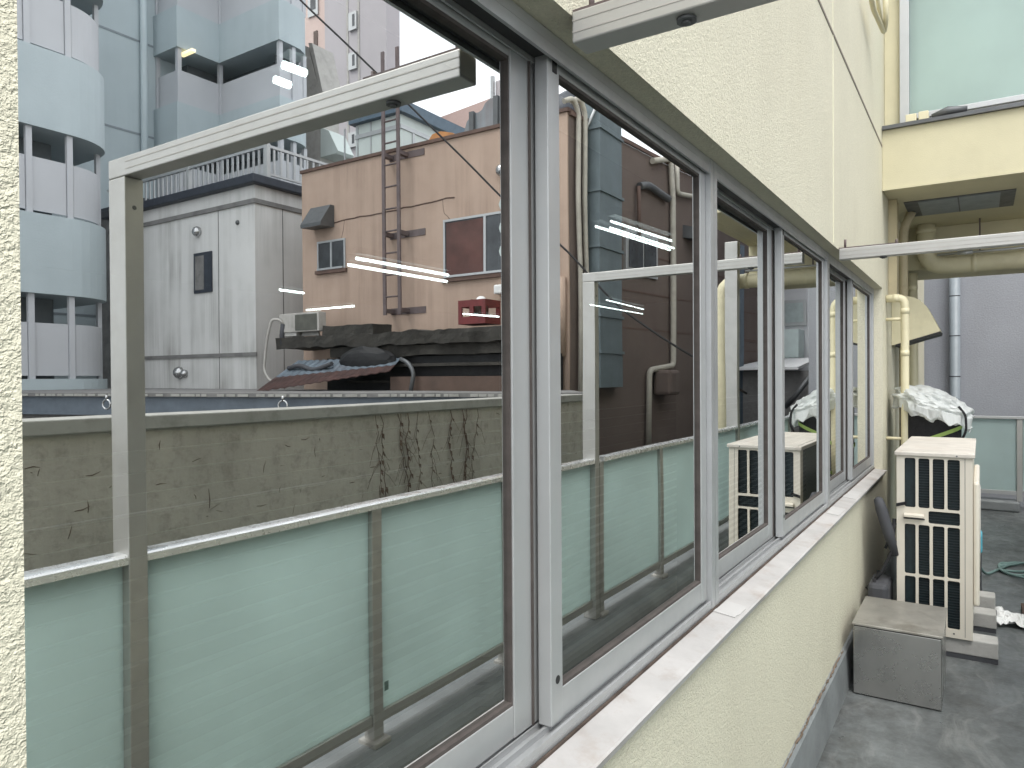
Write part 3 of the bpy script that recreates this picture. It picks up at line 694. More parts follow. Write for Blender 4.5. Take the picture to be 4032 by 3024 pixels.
MB().box(14.5, 16.2, -5, -.9, STREETZ, b.z-.02).build('wall', GRIME, t)
m = MB().tube([rx(1690, 880, 14.2), rx(1745, 815, 14.2)], .05, 8); o = m.build('leaning_pole', GREYM); tag(o, 'dark pole leaning against the low shed beyond the far guard', 'pole')

# parapet of the neighbour
py_ = 2*YG-3.3
t = thing('parapet_wall', 'stained olive grey concrete wall with a paler cap behind the long guard', 'wall', (2, py_-.1, STREETZ))
MB().box(-6, 6.3, py_-.2, py_, STREETZ, -.235).build('wall_body', PARAP, t)
MB().box(-6, 6.32, py_-.22, py_+.02, -.2345, -.168, .006).build('cap', PCAP, t)
sc = MB()
for k in range(170):
    x_ = random.uniform(.6, 6.2); z_ = random.uniform(-1.15, -.27); an = random.choice((0, 0, .2, -.3, 1.3, 1.6, random.uniform(0, 3))); L_ = random.uniform(.008, .07) if random.random() < .93 else random.uniform(.08, .16)
    d_ = Vector((math.cos(an), 0, math.sin(an)))*L_; p_ = Vector((x_, py_+.0005, z_)); w_ = random.uniform(.001, .003)
    sc.tube([p_, p_+d_*.5+Vector((random.uniform(-.12, .12)*L_, 0, random.uniform(-.12, .12)*L_)), p_+d_], [w_*.5, w_, w_*.3], 4)
sc.build('crack', VINE, t)
# dry creepers on it
V = thing('dry_vine', 'bare dry creeper stems hanging down the stained concrete wall', 'plant', (2.6, py_, -1.6))
m = MB(); lf = MB()
for px in (822, 838, 868, 881, 888, 918, 935, 985, 1012, 1018, 1045):
    top = am(px+random.uniform(-6, 6), 892, yv=3.27); x_ = top.x; z_ = -.24
    zend = random.choice((-.75, -.95, -1.15, -1.3)); pts = []; k = 0
    while z_ > zend:
        pts.append(Vector((x_, py_+.008+.012*random.random(), z_))); x_ += random.uniform(-.028, .028); z_ -= .06
        if random.random() < .55 and len(pts) > 1:
            e = pts[-1]; dx = random.choice((-1, 1))*random.uniform(.04, .14)
            m.tube([e, e+Vector((dx*.5, .01, -.05)), e+Vector((dx, .012, -.05-random.uniform(.02, .12)))], [.0016, .0013, .0009], 4)
        if random.random() < .55 and len(pts) > 1:
            e = pts[-1]; s_ = random.uniform(.008, .024); an = random.uniform(0, 3)
            lf.hexa([e+Vector((-s_*.4, .006, 0)), e+Vector((s_*.4*math.cos(an), .012, -.3*s_)), e+Vector((s_*.3, .014, -s_*2.2)), e+Vector((-s_*.5, .01, -s_*1.3))], (0, .002, 0))
    if len(pts) > 1: m.tube(pts, random.choice((.0018, .0022, .0035)), 5)
m.build('stem', VINE, V); lf.build('dry_leaf', VINE, V)

# low building with blue grey fascia
ZR = -.168
A_, B_ = mir(at(40, 851, z=ZR)), mir(at(1262, 851, z=ZR))
A_ = mir((4.55, 11.3, 0)); B_ = mir((6.95, 3.62, 0))
d = (B_-A_).normalized(); nrm = Vector((-d.y, d.x, 0)); nrm = nrm if nrm.x < 0 else -nrm
A2 = A_-d*6
t = thing('low_building', 'low flat roofed building with blue grey fascia and rings behind the stained wall', 'building', (7.2, -6, STREETZ))
back = [(8.30, 2*YG-4.55), (8.30, A2.y)]
MB().prism([(A2.x, A2.y), (B_.x, B_.y), *back], ZR-.05, ZR).build('roof', GRIME, t)
i_ = -nrm*.22
MB().prism([(A2.x+i_.x*.3, A2.y+i_.y*.3), (B_.x+i_.x*.3, B_.y), *back], ZR-.30, ZR-.0505).build('fascia', FASC, t)
MB().prism([(A2.x+i_.x, A2.y+i_.y), (B_.x+i_.x, B_.y), *back], STREETZ, ZR-.3005).build('wall', GRIME, t)
m = MB(); q = 0
while q < 13.5:
    w_ = random.uniform(.05, .16); p = A2+d*q+nrm*.004; e = A2+d*(q+w_)+nrm*.004
    if random.random() < .8: m.hexa([(p.x, p.y, ZR-.044), (e.x, e.y, ZR-.044), (e.x, e.y, ZR-.012), (p.x, p.y, ZR-.012)], nrm*.006)
    q += w_+random.uniform(.005, .05)
m.build('edge_tile', PCAP, t)
for px, py in ((245, 873), (625, 881)):
    # ring hanging on the fascia edge
    best = min((A2+d*(k*.02) for k in range(700)), key=lambda P_: abs(((2*YG-P_.y)/P_.x)-ray(px, py).y/ray(px, py).x))
    c_ = best+nrm*.10+Vector((0, 0, ZR-.15))
    m = MB(); m.tube([c_+d*.062*math.cos(R(a))+Vector((0, 0, .062*math.sin(R(a)))) for a in range(0, 361, 20)], .013, 8, cap=False)
    m.tube([c_+Vector((0, 0, .06)), c_+Vector((0, 0, .12))-nrm*.0], .018, 8); m.build('ring', CHROME, t)

# ---- salmon building
PXX = 8.45; cyv = 4.655
Cn = mir((PXX, cyv, 0)); Ln = am(655, 380, x=PXX)
ztop = (am(655, 378, x=PXX).z+am(1095, 270, x=PXX).z)/2
P = thing('salmon_building', 'salmon rendered building with an iron ladder and rooftop sheet, mirrored in the windows', 'building', (PXX+2, -4, STREETZ))
slope = .0998
far = Vector((17.5, Cn.y+slope*(17.5-PXX), 0))
m = MB().prism([(PXX, Ln.y), (PXX, Cn.y), (PXX+.02, Cn.y), (PXX+3.5, Cn.y-3.5*.02-.2), (PXX+3.5, Ln.y)], STREETZ, ztop)
pw = m.build('wall', PINK, P)
MB().prism([(PXX-.03, Ln.y-.02), (PXX-.03, Cn.y+.03), (PXX+.22, Cn.y+.03), (PXX+.22, Ln.y-.02)], ztop, ztop+.05).build('coping', BROWNCAP, pw)
m = MB()                                             # horizontal and wandering cracks
def crack(pts, w_=.012):
    pts = [am(a, b, x=PXX) for a, b in pts]; o_ = [pts[0]]
    for p, q in zip(pts, pts[1:]):
        k = max(2, int((q-p).length/.12))
        for i in range(1, k+1):
            e = p.lerp(q, i/k); o_.append(e+Vector((0, random.uniform(-.012, .012), random.uniform(-.012, .012))))
    m.tube([(PXX-.001, e.y, e.z) for e in o_], w_*.5, 4)
crack([(683, 492), (745, 475), (830, 459), (905, 443), (985, 425)], .022)
crack([(748, 475), (742, 515), (730, 560)], .008); crack([(960, 432), (963, 462), (975, 472)], .008)
m.build('crack', BROWNCAP, pw)
def pwin(x0, y0, x1, y1, split, glassm, drop=0):
    a = am(x0, y0, x=PXX); b = am(x1, y1, x=PXX); a2 = am(x0, y1+drop, x=PXX)
    ya, yb = a.y, b.y; zt, zb = (a.z+b.z)/2+.0, b.z
    f = MB(); fr = .032
    zt = am((x0+x1)/2, y0, x=PXX).z; zb = am((x0+x1)/2, y1, x=PXX).z
    f.box(PXX-.02, PXX-.001, ya, ya+fr*(1 if yb > ya else -1), zb, zt); f.box(PXX-.02, PXX-.001, yb, yb-fr*(1 if yb > ya else -1), zb, zt)
    s_ = 1 if yb > ya else -1
    f.box(PXX-.02, PXX-.001, ya+fr*s_, yb-fr*s_, zt-fr, zt); f.box(PXX-.06, PXX-.001, ya+fr*s_, yb-fr*s_, zb, zb+fr)
    ym = ya+(yb-ya)*split; f.box(PXX-.018, PXX-.001, ym-.02, ym+.02, zb+fr, zt-fr)
    w_ = f.build('window', ALU, P)
    MB().box(PXX-.008, PXX-.0015, ya+fr*s_, ym-.021*s_, zb+fr, zt-fr).box(PXX-.008, PXX-.0015, ym+.021*s_, yb-fr*s_, zb+fr, zt-fr).build('pane', GLASSW, w_)
    MB().box(PXX-.05, PXX-.0025, ya-.03*s_, yb+.03*s_, zb-.06, zb-.001).build('sill', BROWNCAP, w_)
    return w_, ya, yb, ym, zb, zt
pwin(690, 518, 751, 582, .5, GLASSW)
w_, ya, yb, ym, zb, zt = pwin(962, 462, 1135, 592, .54, GLASSW)
MB().box(PXX-.0095, PXX-.0085, ya+.05, ym-.03, zb+.04, zt-.05).build('curtain', CURT, w_)
m = MB()
for k in range(3):
    m.tube([(PXX-.009, ym+.35, zb+.3+.33*k), (PXX-.011, ym+.35, zb+.3+.33*k)], .11, 10)
m.build('paper_patch', CURW, w_)
# hood vent on the salmon wall
a = am(682, 452, x=PXX); b = am(726, 492, x=PXX)
hv = MB().sweep([(PXX, a.z), (PXX-.08, a.z), (PXX-.30, b.z+.06), (PXX-.30, b.z), (PXX, b.z+.02)], min(a.y, b.y), max(a.y, b.y), 'y').build('vent_hood', GREYM, P)
c_ = am(1092, 370, x=PXX); MB().ball((PXX-.06, c_.y, c_.z), .09).build('round_vent', CHROME, P)
c_ = am(1092, 625, x=PXX); MB().box(PXX-.14, PXX-.01, c_.y-.08, c_.y+.1, c_.z-.07, c_.z+.06, .02).build('wall_lamp', WHITECL, P)
# pipes on the salmon corner
for px, top in ((1207, 610), ):
    c_ = am(px, 640, x=PXX+.05)
    MB().tube([(PXX-.05, Cn.y-.10, am(1208, 600, x=PXX).z), (PXX-.05, Cn.y-.10, am(1208, 770, x=PXX).z)], .07, 10).build('drain_pipe', PINK, P)

# ladder
Ld = thing('iron_ladder', 'rusty iron ladder fixed to the salmon wall and rising past its roof', 'ladder', (PXX-.2, -6, -.2))
lx = PXX-.20
r0 = am(834, 680, x=lx); r1 = am(866, 680, x=lx); zl = am(834, 680, x=lx).z
tz0 = am(834, 115, x=lx).z; tz1 = am(866, 98, x=lx).z; tzr = max(tz0, tz1)
m = MB(); m.box(lx-.012, lx+.012, r0.y-.03, r0.y+.03, zl, tzr)
m.build('rail', LADR, Ld); MB().box(lx-.012, lx+.012, r1.y-.03, r1.y+.03, zl, tzr).build('rail', LADR, Ld)
z = zl+.28
while z < tzr-.1:
    MB().tube([(lx, r0.y+.02, z), (lx, r1.y-.02, z)], .014, 6).build('rung', LADR, Ld); z += .335
for py in (328, 500, 668):
    zb_ = am(866, py, x=lx).z
    m = MB()
    for yy in (r0.y, r1.y): m.box(lx, PXX, yy-.04, yy+.04, zb_-.03, zb_+.03)
    m.box(PXX-.012, PXX-.001, r0.y-.05, r1.y+.36, zb_-.05, zb_+.05); m.build('bracket', LADR, Ld)

# ---- brown wing (long wall facing the balcony)
Wg = thing('brown_building', 'dark brown rendered building with drain pipes beside the large duct', 'building', (13, -4, STREETZ))
def bw(px, py):                                     # point on the brown wall plane
    r_ = ray(px, py); # line y = cyv - slope*(x-PXX) in mirrored plan
    s_ = (cyv+slope*PXX)/(r_.y+slope*r_.x); return mir(r_*s_)
q0 = Vector((PXX+.021, Cn.y+.002, 0)); ztb = (bw(1337, 315).z+bw(1505, 385).z)/2
def wallp(x_, out=0): return Vector((x_, Cn.y+slope*(x_-PXX)+out, 0))
e0, e1 = wallp(PXX+.03), wallp(17.5)
MB().prism([(e0.x, e0.y), (e1.x, e1.y), (e1.x, e1.y-4), (PXX+3.6, e1.y-4), (PXX+3.6, e0.y-.3), (e0.x, e0.y-.28)], STREETZ, ztb).build('wall', BROWN, Wg)
def slabw(p0, p1, dep, name, m_, par, z0, z1, out=0.0):
    a = wallp(p0, out+.001); b = wallp(p1, out+.001)
    return MB().hexa([(a.x, a.y, z0), (b.x, b.y, z0), (b.x, b.y, z1), (a.x, a.y, z1)], (0, dep, 0)).build(name, m_, par)
slabw(PXX+.03, 17.5, .04, 'coping', BROWNCAP, Wg, ztb+.001, ztb+.06)
for py in (560, 640, 715):
    z_ = bw(1420, py).z; slabw(9.5, 17.4, .004, 'joint_line', BROWNCAP, Wg, z_-.012, z_+.012)
def bpipe(pts, r, m_=PVC, name='drain_pipe'):
    return MB().tube(bend([bw(a, b)+Vector((0, .07, 0)) for a, b in pts], r*2), r, 10).build(name, m_, Wg)
bpipe([(1395, 350), (1435, 345), (1440, 430), (1441, 790), (1388, 800), (1386, 1000)], .048, PVCW)
bpipe([(1365, 405), (1385, 402), (1430, 432)], .06, GREYM, 'drain_pipe')
bpipe([(1448, 350), (1450, 420), (1505, 432), (1520, 440)], .04, PVCW)
bpipe([(1363, 405), (1364, 520)], .03, BROWNCAP)
def bwin(x0, y0, x1, y1):
    a = bw(x0, y0); b = bw(x1, y1)
    w_ = slabw(a.x, b.x, .04, 'window', ALU, Wg, b.z, a.z)
    slabw(a.x+.08, (a.x+b.x)/2-.03, .012, 'pane', GLASSW, w_, b.z+.1, a.z-.08, .042); slabw((a.x+b.x)/2+.03, b.x-.08, .012, 'pane', GLASSW, w_, b.z+.1, a.z-.08, .042)
bwin(1340, 490, 1410, 605)
a = bw(1415, 820); MB().box(a.x-.2, a.x+.25, a.y, a.y+.30, a.z-.25, a.z+.15, .05).build('vent_box', BROWN, Wg)
a = bw(1480, 490); MB().sweep([(a.y-.02, a.z), (a.y+.30, a.z-.1), (a.y+.34, a.z-.28), (a.y-.02, a.z-.22)], a.x-.2, a.x+.3).build('vent_hood', GREYM, Wg)
slabw(14.1, 14.55, .12, 'downpipe', SLATE, Wg, STREETZ, ztb-.9)
a = bw(1640, 700)
m = MB()
for z_ in (.3, .1, -.1, -.3, -.5, -.7, -.9, -1.1, .5, .7): 
    a_ = wallp(14.7, .001); b__ = wallp(17.4, .001); m.hexa([(a_.x, a_.y, z_), (b__.x, b__.y, z_), (b__.x, b__.y, z_+.02), (a_.x, a_.y, z_+.02)], (0, .006, 0))
m.build('siding_joint', BROWNCAP, Wg)
# two cream pipes up the corner
for k, (xx, lab) in enumerate(((1232, 'cream pipe climbing the salmon corner, left one of a pair'), (1246, 'cream pipe climbing the salmon corner, right one of a pair'))):
    tp = bw(xx-10, 232); p1 = bw(xx+2, 430); p2 = bw(xx+6, 600); bt = bw(xx+8, 1000)
    o = Vector((0, .06, 0))
    pts = [tp+o+Vector((-.15, -.05, .02)), tp+o+Vector((0, .0, .10)), tp+o+Vector((.15, 0, -.05)), p1+o, p2+o, bt+o]
    t = thing('wall_pipe', lab, 'pipe', bt, 'paired pipes on the salmon corner')
    MB().tube(bend(pts, .12), .036, 10).build('pipe_run', PVCW, t)
# duct
dx0 = 8.9; base = wallp(dx0)
l_ = am(1254, 500, x=dx0); r_ = am(1289, 500, x=dx0)
dy1 = r_.y; dx1 = at(1337, 500, y=2*YG-dy1).x; zb_ = am(1289, 838, x=dx0).z
D = thing('air_duct', 'large blue grey sheet metal duct standing against the brown wall', 'duct', (dx0, dy1, zb_))
yb0 = wallp(dx1).y-.0
m = MB(); m.box(dx0, dx1, l_.y-.02, dy1, zb_, ztop+1.2); db = m.build('duct_body', DUCT, D)
m = MB()
for py in (275, 410, 530, 680, 760):
    z_ = am(1289, py, x=dx0).z; m.box(dx0-.025, dx1+.025, l_.y-.021, dy1+.025, z_-.02, z_+.02)
m.build('flange', DUCT, db)
a = Vector((dx0-.03, dy1-.02, am(1289, 225, x=dx0).z)); MB().tube([a, a+Vector((-.02, -.28, -.55))], .02, 6).build('brace', ALU, D)
c_ = am(1235, 240, x=PXX+.8)
MB().ball((PXX+.9, c_.y-.1, c_.z-.1), .42).tube([(PXX+.9, c_.y-.1, ztop-.3), (PXX+.9, c_.y-.1, c_.z)], .3, 12).build('fan_cowl', NAVY, D)

# ---- ledge, small unit, crate, tin roof at the foot of the salmon wall
lz = am(850, 712, x=7.6).z
Lg = thing('concrete_ledge', 'crumbling mossy concrete ledge along the foot of the salmon wall', 'ledge', (8, -5, lz))
y0_, y1_ = am(600, 745, x=7.7).y, Cn.y-.05
def rough(x0, x1, y0, y1, z0, z1, name, m_, par, amp=.04, st=.09, seed=0.):
    bm = bmesh.new(); r_ = bmesh.ops.create_cube(bm, size=1)
    for v in bm.verts: v.co = Vector((x0+(v.co.x+.5)*(x1-x0), y0+(v.co.y+.5)*(y1-y0), z0+(v.co.z+.5)*(z1-z0)))
    for ax, L_ in ((0, x1-x0), (1, abs(y1-y0)), (2, z1-z0)):
        ed = [e for e in bm.edges if abs((e.verts[0].co-e.verts[1].co)[ax]) > .8*L_]
        if L_/st > 1.5: bmesh.ops.subdivide_edges(bm, edges=ed, cuts=int(L_/st), use_grid_fill=True)
    for v in bm.verts:
        p = v.co*3+Vector((seed, 0, 0)); q_ = v.co*9
        v.co += Vector((mn.noise(p)*amp*1.2+mn.noise(q_)*amp*.5, mn.noise(p+Vector((5, 0, 0)))*amp*.5, mn.noise(p+Vector((0, 5, 0)))*amp*.9+mn.noise(q_+Vector((3, 3, 0)))*amp*.5))
    mb = MB(); mb.bm.free(); mb.bm = bm; return mb.build(name, m_, par)
rough(7.68, PXX-.06, y0_, y1_-.05, lz-.20, lz-.02, 'ledge_top', MOSS, Lg, .035)
rough(7.76, PXX-.05, y0_+1.2, y1_-.06, lz-.36, lz-.21, 'lower_course', MOSS, Lg, .03, seed=4)
m = MB(); m.box(7.86, PXX-.07, y0_+1.0, y1_, -1.4, lz-.37); m.build('recess_shade', TARP_SHADE, Lg)  # solid black block stands in for the deep shade below the ledge
m = MB(); 
for z_, h in ((lz-.52, .06), (lz-.75, .05), (lz-.98, .06)): m.box(7.70, 7.95, y0_+1.6, y1_, z_, z_+h*.7)
m.build('timber_rail', MOSS, Lg)
a = am(700, 742, x=7.75); b = am(808, 712, x=7.75)
o = rough(7.75, 8.15, a.y, b.y, lz-.03, lz+.13, 'planter', MOSS, None, .025); tag(o, 'long mossy trough on the ledge right of the small outdoor unit', 'planter')
a = am(745, 755, x=7.75); b = am(865, 800, x=7.75)
bm = bmesh.new(); bmesh.ops.create_icosphere(bm, subdivisions=3, radius=1)
ca = am(790, 778, x=7.55)
for v in bm.verts: v.co = Vector((7.6+.12*v.co.x, ca.y+.55*v.co.y*(1+.15*mn.noise(v.co*3)), ca.z+.20*v.co.z*(1+.25*mn.noise(v.co*2))))
mb = MB(); mb.bm.free(); mb.bm = bm; o = mb.build('tarpaulin', TARP_SHADE); tag(o, 'black tarpaulin bundle hanging under the mossy ledge', 'tarpaulin')
# small outdoor unit
ax = 7.72
a = am(606, 728, x=ax); b = am(690, 672, x=ax)
t = thing('outdoor_unit', 'small grey outdoor unit on the ledge end, beside the white building', 'air conditioner', (ax, a.y, lz))
w1 = am(641, 700, x=ax).y
MB().box(ax, ax+.15, a.y, am(692, 700, x=ax).y, lz+.06, b.z, .01).build('casing', ACOIL, t)
MB().box(ax-.006, ax-.0005, w1, am(690, 700, x=ax).y-.02, lz+.08, b.z-.03).build('grille', GRILL, t)
MB().box(ax+.02, ax+.12, a.y, w1, lz+.001, lz+.059).box(ax+.125, ax+.149, a.y, w1+.4, lz+.001, lz+.059).build('foot', CONC, t)
m = MB(); c0 = am(615, 700, x=ax)
m.tube(bend([c0, am(606, 690, x=ax-.05), am(590, 690, x=ax-.1), am(580, 730, x=ax-.1), am(573, 800, x=ax-.1), am(586, 822, x=ax-.1), am(602, 826, x=ax-.1)], .12), .022, 8); m.build('refrigerant_pipe', ACOIL, t)
m = MB(); m.tube([c0, am(612, 725, x=ax), am(614, 745, x=ax)], .04, 8); m.build('hose', RUBB, t)
# crate
cx = 7.78
a = am(994, 712, x=cx); b = am(1046, 660, x=cx); c_ = am(1080, 700, x=cx)
zc0, zc1 = lz+.04, lz+.04+(am(1020, 660, x=cx).z-am(1020, 712, x=cx).z)
t = thing('plastic_crate', 'red plastic bottle crate sitting on the dark ledge', 'crate', (cx, a.y, lz))
m = MB(); yA, yB = a.y, b.y+.05; xA, xB = cx, cx+.36; hh = zc1-zc0; T_ = .025
for yy0, yy1, xx0, xx1 in ((yA, yB, xA, xA+T_), (yA, yB, xB-T_, xB), (yA, yA+T_, xA+T_, xB-T_), (yB-T_, yB, xA+T_, xB-T_)):
    m.box(xx0, xx1, yy0, yy1, zc0+hh*.72, zc1); m.box(xx0, xx1, yy0, yy1, zc0, zc0+hh*.30)
for yy in (yA, (yA+yB)/2-.03, yB-.06):
    for xx in (xA, xB-T_): m.box(xx, xx+T_, yy, yy+.06, zc0+hh*.3, zc0+hh*.72)
m.box(xA+T_, xB-T_, yA+T_, yB-T_, zc0, zc0+.02)
m.build('crate_body', RED, t)
m = MB()
for k in range(4): m.tube([(cx+.12+.12*(k % 2), yA+.15+.13*(k//2), zc0+.03), (cx+.12+.12*(k % 2), yA+.15+.13*(k//2), zc1-.06), (cx+.12+.12*(k % 2), yA+.15+.13*(k//2), zc1+.02)], [.04, .04, .018], 8)
m.build('bottle', BRWALL, t)
o = MB().ball((cx+.16, (yA+yB)/2+.05, zc1-.02), .09, (1, .8, .9)).build('plastic_bag', WHITECL); tag(o, 'small white plastic bag tucked into the red crate', 'bag')
# tin roof
q = [am(556, 845, x=7.0), am(845, 800, x=7.35), am(870, 772, x=7.68), am(648, 778, x=7.68)]
T0 = thing('tin_awning', 'rust edged blue tin awning sloping below the small outdoor unit', 'awning', q[0])
def corr(p0, p1, p2, p3, nseg, name, m_):
    m = MB(); v_ = []; N = nseg
    for i in range(N+1):
        t_ = i/N; a_ = p0.lerp(p1, t_); b_ = p3.lerp(p2, t_); h = Vector((0, 0, .006*math.cos(i*math.pi)))
        v_ += [a_+h, b_+h]
    n_ = len(v_); v_ += [p-Vector((0, 0, .012)) for p in v_]
    f_ = []
    for i in range(N):
        a_, b_, c__, d_ = 2*i, 2*i+2, 2*i+3, 2*i+1
        f_ += [(a_, b_, c__, d_), (a_+n_, d_+n_, c__+n_, b_+n_), (a_, a_+n_, b_+n_, b_), (d_, c__, c__+n_, d_+n_)]
    f_ += [(0, 1, 1+n_, n_), (2*N, 2*N+n_, 2*N+1+n_, 2*N+1)]
    m.mesh(v_, f_); return m.build(name, m_, T0)
mid0 = q[0].lerp(q[3], .45); mid1 = q[1].lerp(q[2], .45)
corr(q[0], q[1], mid1+Vector((0, 0, -.004)), mid0+Vector((0, 0, -.004)), 30, 'rusty_sheet', TINR)
corr(mid0, mid1, q[2], q[3], 30, 'blue_sheet', TINB)
a = am(845, 770, x=7.5)
sh = MB().box(7.5, 7.94, a.y, y1_, ZR+.001, am(1000, 812, x=7.5).z).build('shed', BRWALL); tag(sh, 'low brown rendered shed wall right of the tin awning', 'shed')
m = MB(); m.tube(bend([am(868, 775, x=7.45), am(885, 783, x=7.42), am(897, 805, x=7.42), am(888, 855, x=7.42)], .1), .03, 8); o = m.build('hose', GREYM); tag(o, 'grey hose hanging down the brown shed wall', 'hose')
ca = am(665, 800, x=7.3)
m = MB(); m.tube(bend([am(626, 795, x=7.45), am(650, 788, x=7.45), am(680, 800, x=7.45), am(720, 785, x=7.45)], .1), [.02]*13+[.02]*5 if False else .035, 8); o = m.build('cable_bundle', RUBB); tag(o, 'dark cable bundle lying over the tin awning', 'cable')

# ---- white building with roof railing
WX = 8.3
c0 = am(553, 400, x=WX); l0 = am(325, 430, x=WX); zw = am(553, 398, x=WX).z
lw = c0.y-9.0
t = thing('white_building', 'white streaked building with navy cornice and slat railing on its roof', 'building', (WX+2, c0.y-2, STREETZ))
yl = am(240, 700, x=WX).y
MB().box(WX, WX+4.5, yl, c0.y, STREETZ, zw).build('wall', WHITEW, t)
zc = am(553, 371, x=WX-.14).z
MB().box(WX-.14, WX+4.6, yl-.1, c0.y+.14, zw+.001, zc, .02).build('cornice', NAVY, t)
zb1 = am(553, 433, x=WX).z; zb2 = am(450, 768, x=WX).z
MB().box(WX-.035, WX+4.5, yl, c0.y+.035, zb1-.04, zb1+.04).box(WX-.03, WX-.001, yl, c0.y+.03, zb2-.04, zb2+.03).build('string_course', GRIME, t)
m = MB()
for px in (475, 575): 
    if px < 553: yy = am(px, 500, x=WX).y; m.box(WX-.004, WX-.001, yy-.01, yy+.01, STREETZ, zb1-.041)
m.box(WX+.6, WX+.62, c0.y+.001, c0.y+.004, STREETZ, zb1-.041)
m.build('panel_joint', GRIME, t)
a = am(424, 548, x=WX); b = am(463, 630, x=WX)
w_ = MB().box(WX-.03, WX-.001, a.y, b.y, b.z, a.z).build('window', NAVY, t)
MB().box(WX-.036, WX-.0305, a.y+.05, (a.y+b.y)/2+.05, b.z+.06, a.z-.06).build('pane', CURW if False else GRIME, w_)
for px, py, r_ in ((432, 500, .10), (394, 805, .12), (405, 807, .08)):
    c_ = am(px, py, x=WX); MB().ball((WX-.03, c_.y, c_.z), r_).build('vent_cap', CHROME, t)
MB().ball((WX, am(517, 480, x=WX).y, am(517, 480, x=WX).z), .045).build('vent_cap', GREYM, t)
# roof railing
zr0 = zc+.001; zr1 = am(582, 312, x=WX+.25).z
rr = MB(); bal = MB(); xr = WX+.25; yr = am(580, 330, x=xr).y
rr.box(xr-.025, xr+.025, yl-.5, yr+.03, zr1-.05, zr1); rr.box(xr-.02, xr+.02, yl-.5, yr, zr0+.06, zr0+.10); 
rr.box(xr+.026, WX+4.4, yr-.025, yr+.025, zr1-.05, zr1); rr.box(xr+.026, WX+4.4, yr-.02, yr+.02, zr0+.06, zr0+.10)
t2 = thing('roof_railing', 'pale slatted metal railing around the white building roof', 'railing', (xr, yr, zr0))
rr.build('top_rail', ALU, t2)
y_ = yl-.4
while y_ < yr: bal.box(xr-.012, xr+.012, y_-.022, y_+.022, zr0+.1, zr1-.051); y_ += .155
x_ = xr+.15
while x_ < WX+4.3: bal.box(x_-.022, x_+.022, yr-.012, yr+.012, zr0+.1, zr1-.051); x_ += .155
bal.build('baluster', ALU, t2)
for p in ((xr, yr), (xr, yr-2.4), (xr+2.2, yr)): MB().box(p[0]-.04, p[0]+.04, p[1]-.04, p[1]+.04, zr0, zr1+.02).build('post', ALUL, t2)
# narrow dark infill with pipe at the left
a = am(258, 460, x=10.5); b = am(215, 470, x=10.5)
t = thing('grey_annex', 'shaded grey annex with a drain pipe left of the white building', 'building', (11, b.y, STREETZ))
MB().box(10.5, 13, b.y-1.0, a.y+1.5, STREETZ, am(240, 466, x=10.5).z).build('wall', GREYM if False else GRIME, t)
c_ = am(246, 600, x=10.4); MB().tube([(10.4, c_.y, STREETZ), (10.4, c_.y, am(246, 520, x=10.4).z)], .08, 10).build('drain_pipe', PVCG, t)
MB().box(10.35, 13.1, b.y-1.0, a.y+1.5, am(240, 466, x=10.5).z+.001, am(240, 466, x=10.5).z+.2).build('coping', NAVY, t)

# ---- pale blue apartment block
Bb = thing('apartment_block', 'pale blue apartment block with rounded stacked balconies', 'building', (9, -18, STREETZ))
YF = 14.0                                            # balcony fronts (mirrored plan distance)
x_end = at(157, 400, y=YF).x
rad = 1.0
def tower_outline(off=0):
    cxx, cyy = x_end, YF+rad
    pts = [(x_end-9, YF-off)] + [(cxx+(rad+off)*math.sin(R(a)), cyy-(rad+off)*math.cos(R(a))) for a in range(0, 91, 10)] + [(x_end+rad+off, YF+3.5), (x_end-9, YF+3.5)]
    return [tuple(mir((p[0], p[1], 0))[:2]) for p in pts]
zA = [at(100, py, y=YF).z for py in (100, 282)]
z_top1, z_bot1 = at(110, 116, y=YF).z, at(110, 292, y=YF).z
z_top2, z_bot2 = at(110, 463, y=YF).z, at(110, 634, y=YF).z
z_top3 = at(110, 828, y=YF).z
st = (z_top1-z_top3)/2; hb = z_top2-z_bot2
core = []
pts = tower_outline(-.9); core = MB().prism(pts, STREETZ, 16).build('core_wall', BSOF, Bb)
for k in range(-3, 5):
    zt = z_top2+st*k
    if zt < STREETZ+2: continue
    b_ = MB().prism(tower_outline(), zt-hb, zt).build('balcony_band', BLUE, Bb)
    # screens standing on the band
    m = MB(); po = MB()
    pl = tower_outline(-.10)[:-2]
    cur = []
    xs = [x_end-4.6, at(-30, 400, y=YF).x, at(70, 400, y=YF).x, at(158, 400, y=YF).x]
    hs_ = (st-hb)*.66
    for x0_, x1_ in zip(xs, xs[1:]):
        yv = mir((0, YF+.10, 0)).y
        m.box(x0_+.06, x1_-.06, yv-.03, yv, zt+.06, zt+hs_); po.box(x1_-.05, x1_+.05, yv-.05, yv+.03, zt+.001, zt+st-hb-.001)
    arc_ = [mir((x_end+(rad-.10)*math.sin(R(a)), YF+rad-(rad-.10)*math.cos(R(a)), 0)) for a in range(5, 81, 8)]
    for p, q_ in zip(arc_, arc_[1:]):
        dd = Vector((q_.y-p.y, -(q_.x-p.x), 0)).normalized()*.03
        m.hexa([(p.x, p.y, zt+.06), (q_.x, q_.y, zt+.06), (q_.x, q_.y, zt+hs_), (p.x, p.y, zt+hs_)], dd)
    e = arc_[-1]; po.box(e.x-.05, e.x+.03, e.y-.04, e.y+.04, zt+.001, zt+st-hb-.001)
    m.build('balcony_screen', BLUEP, b_); po.build('screen_post', BLUEP, b_)
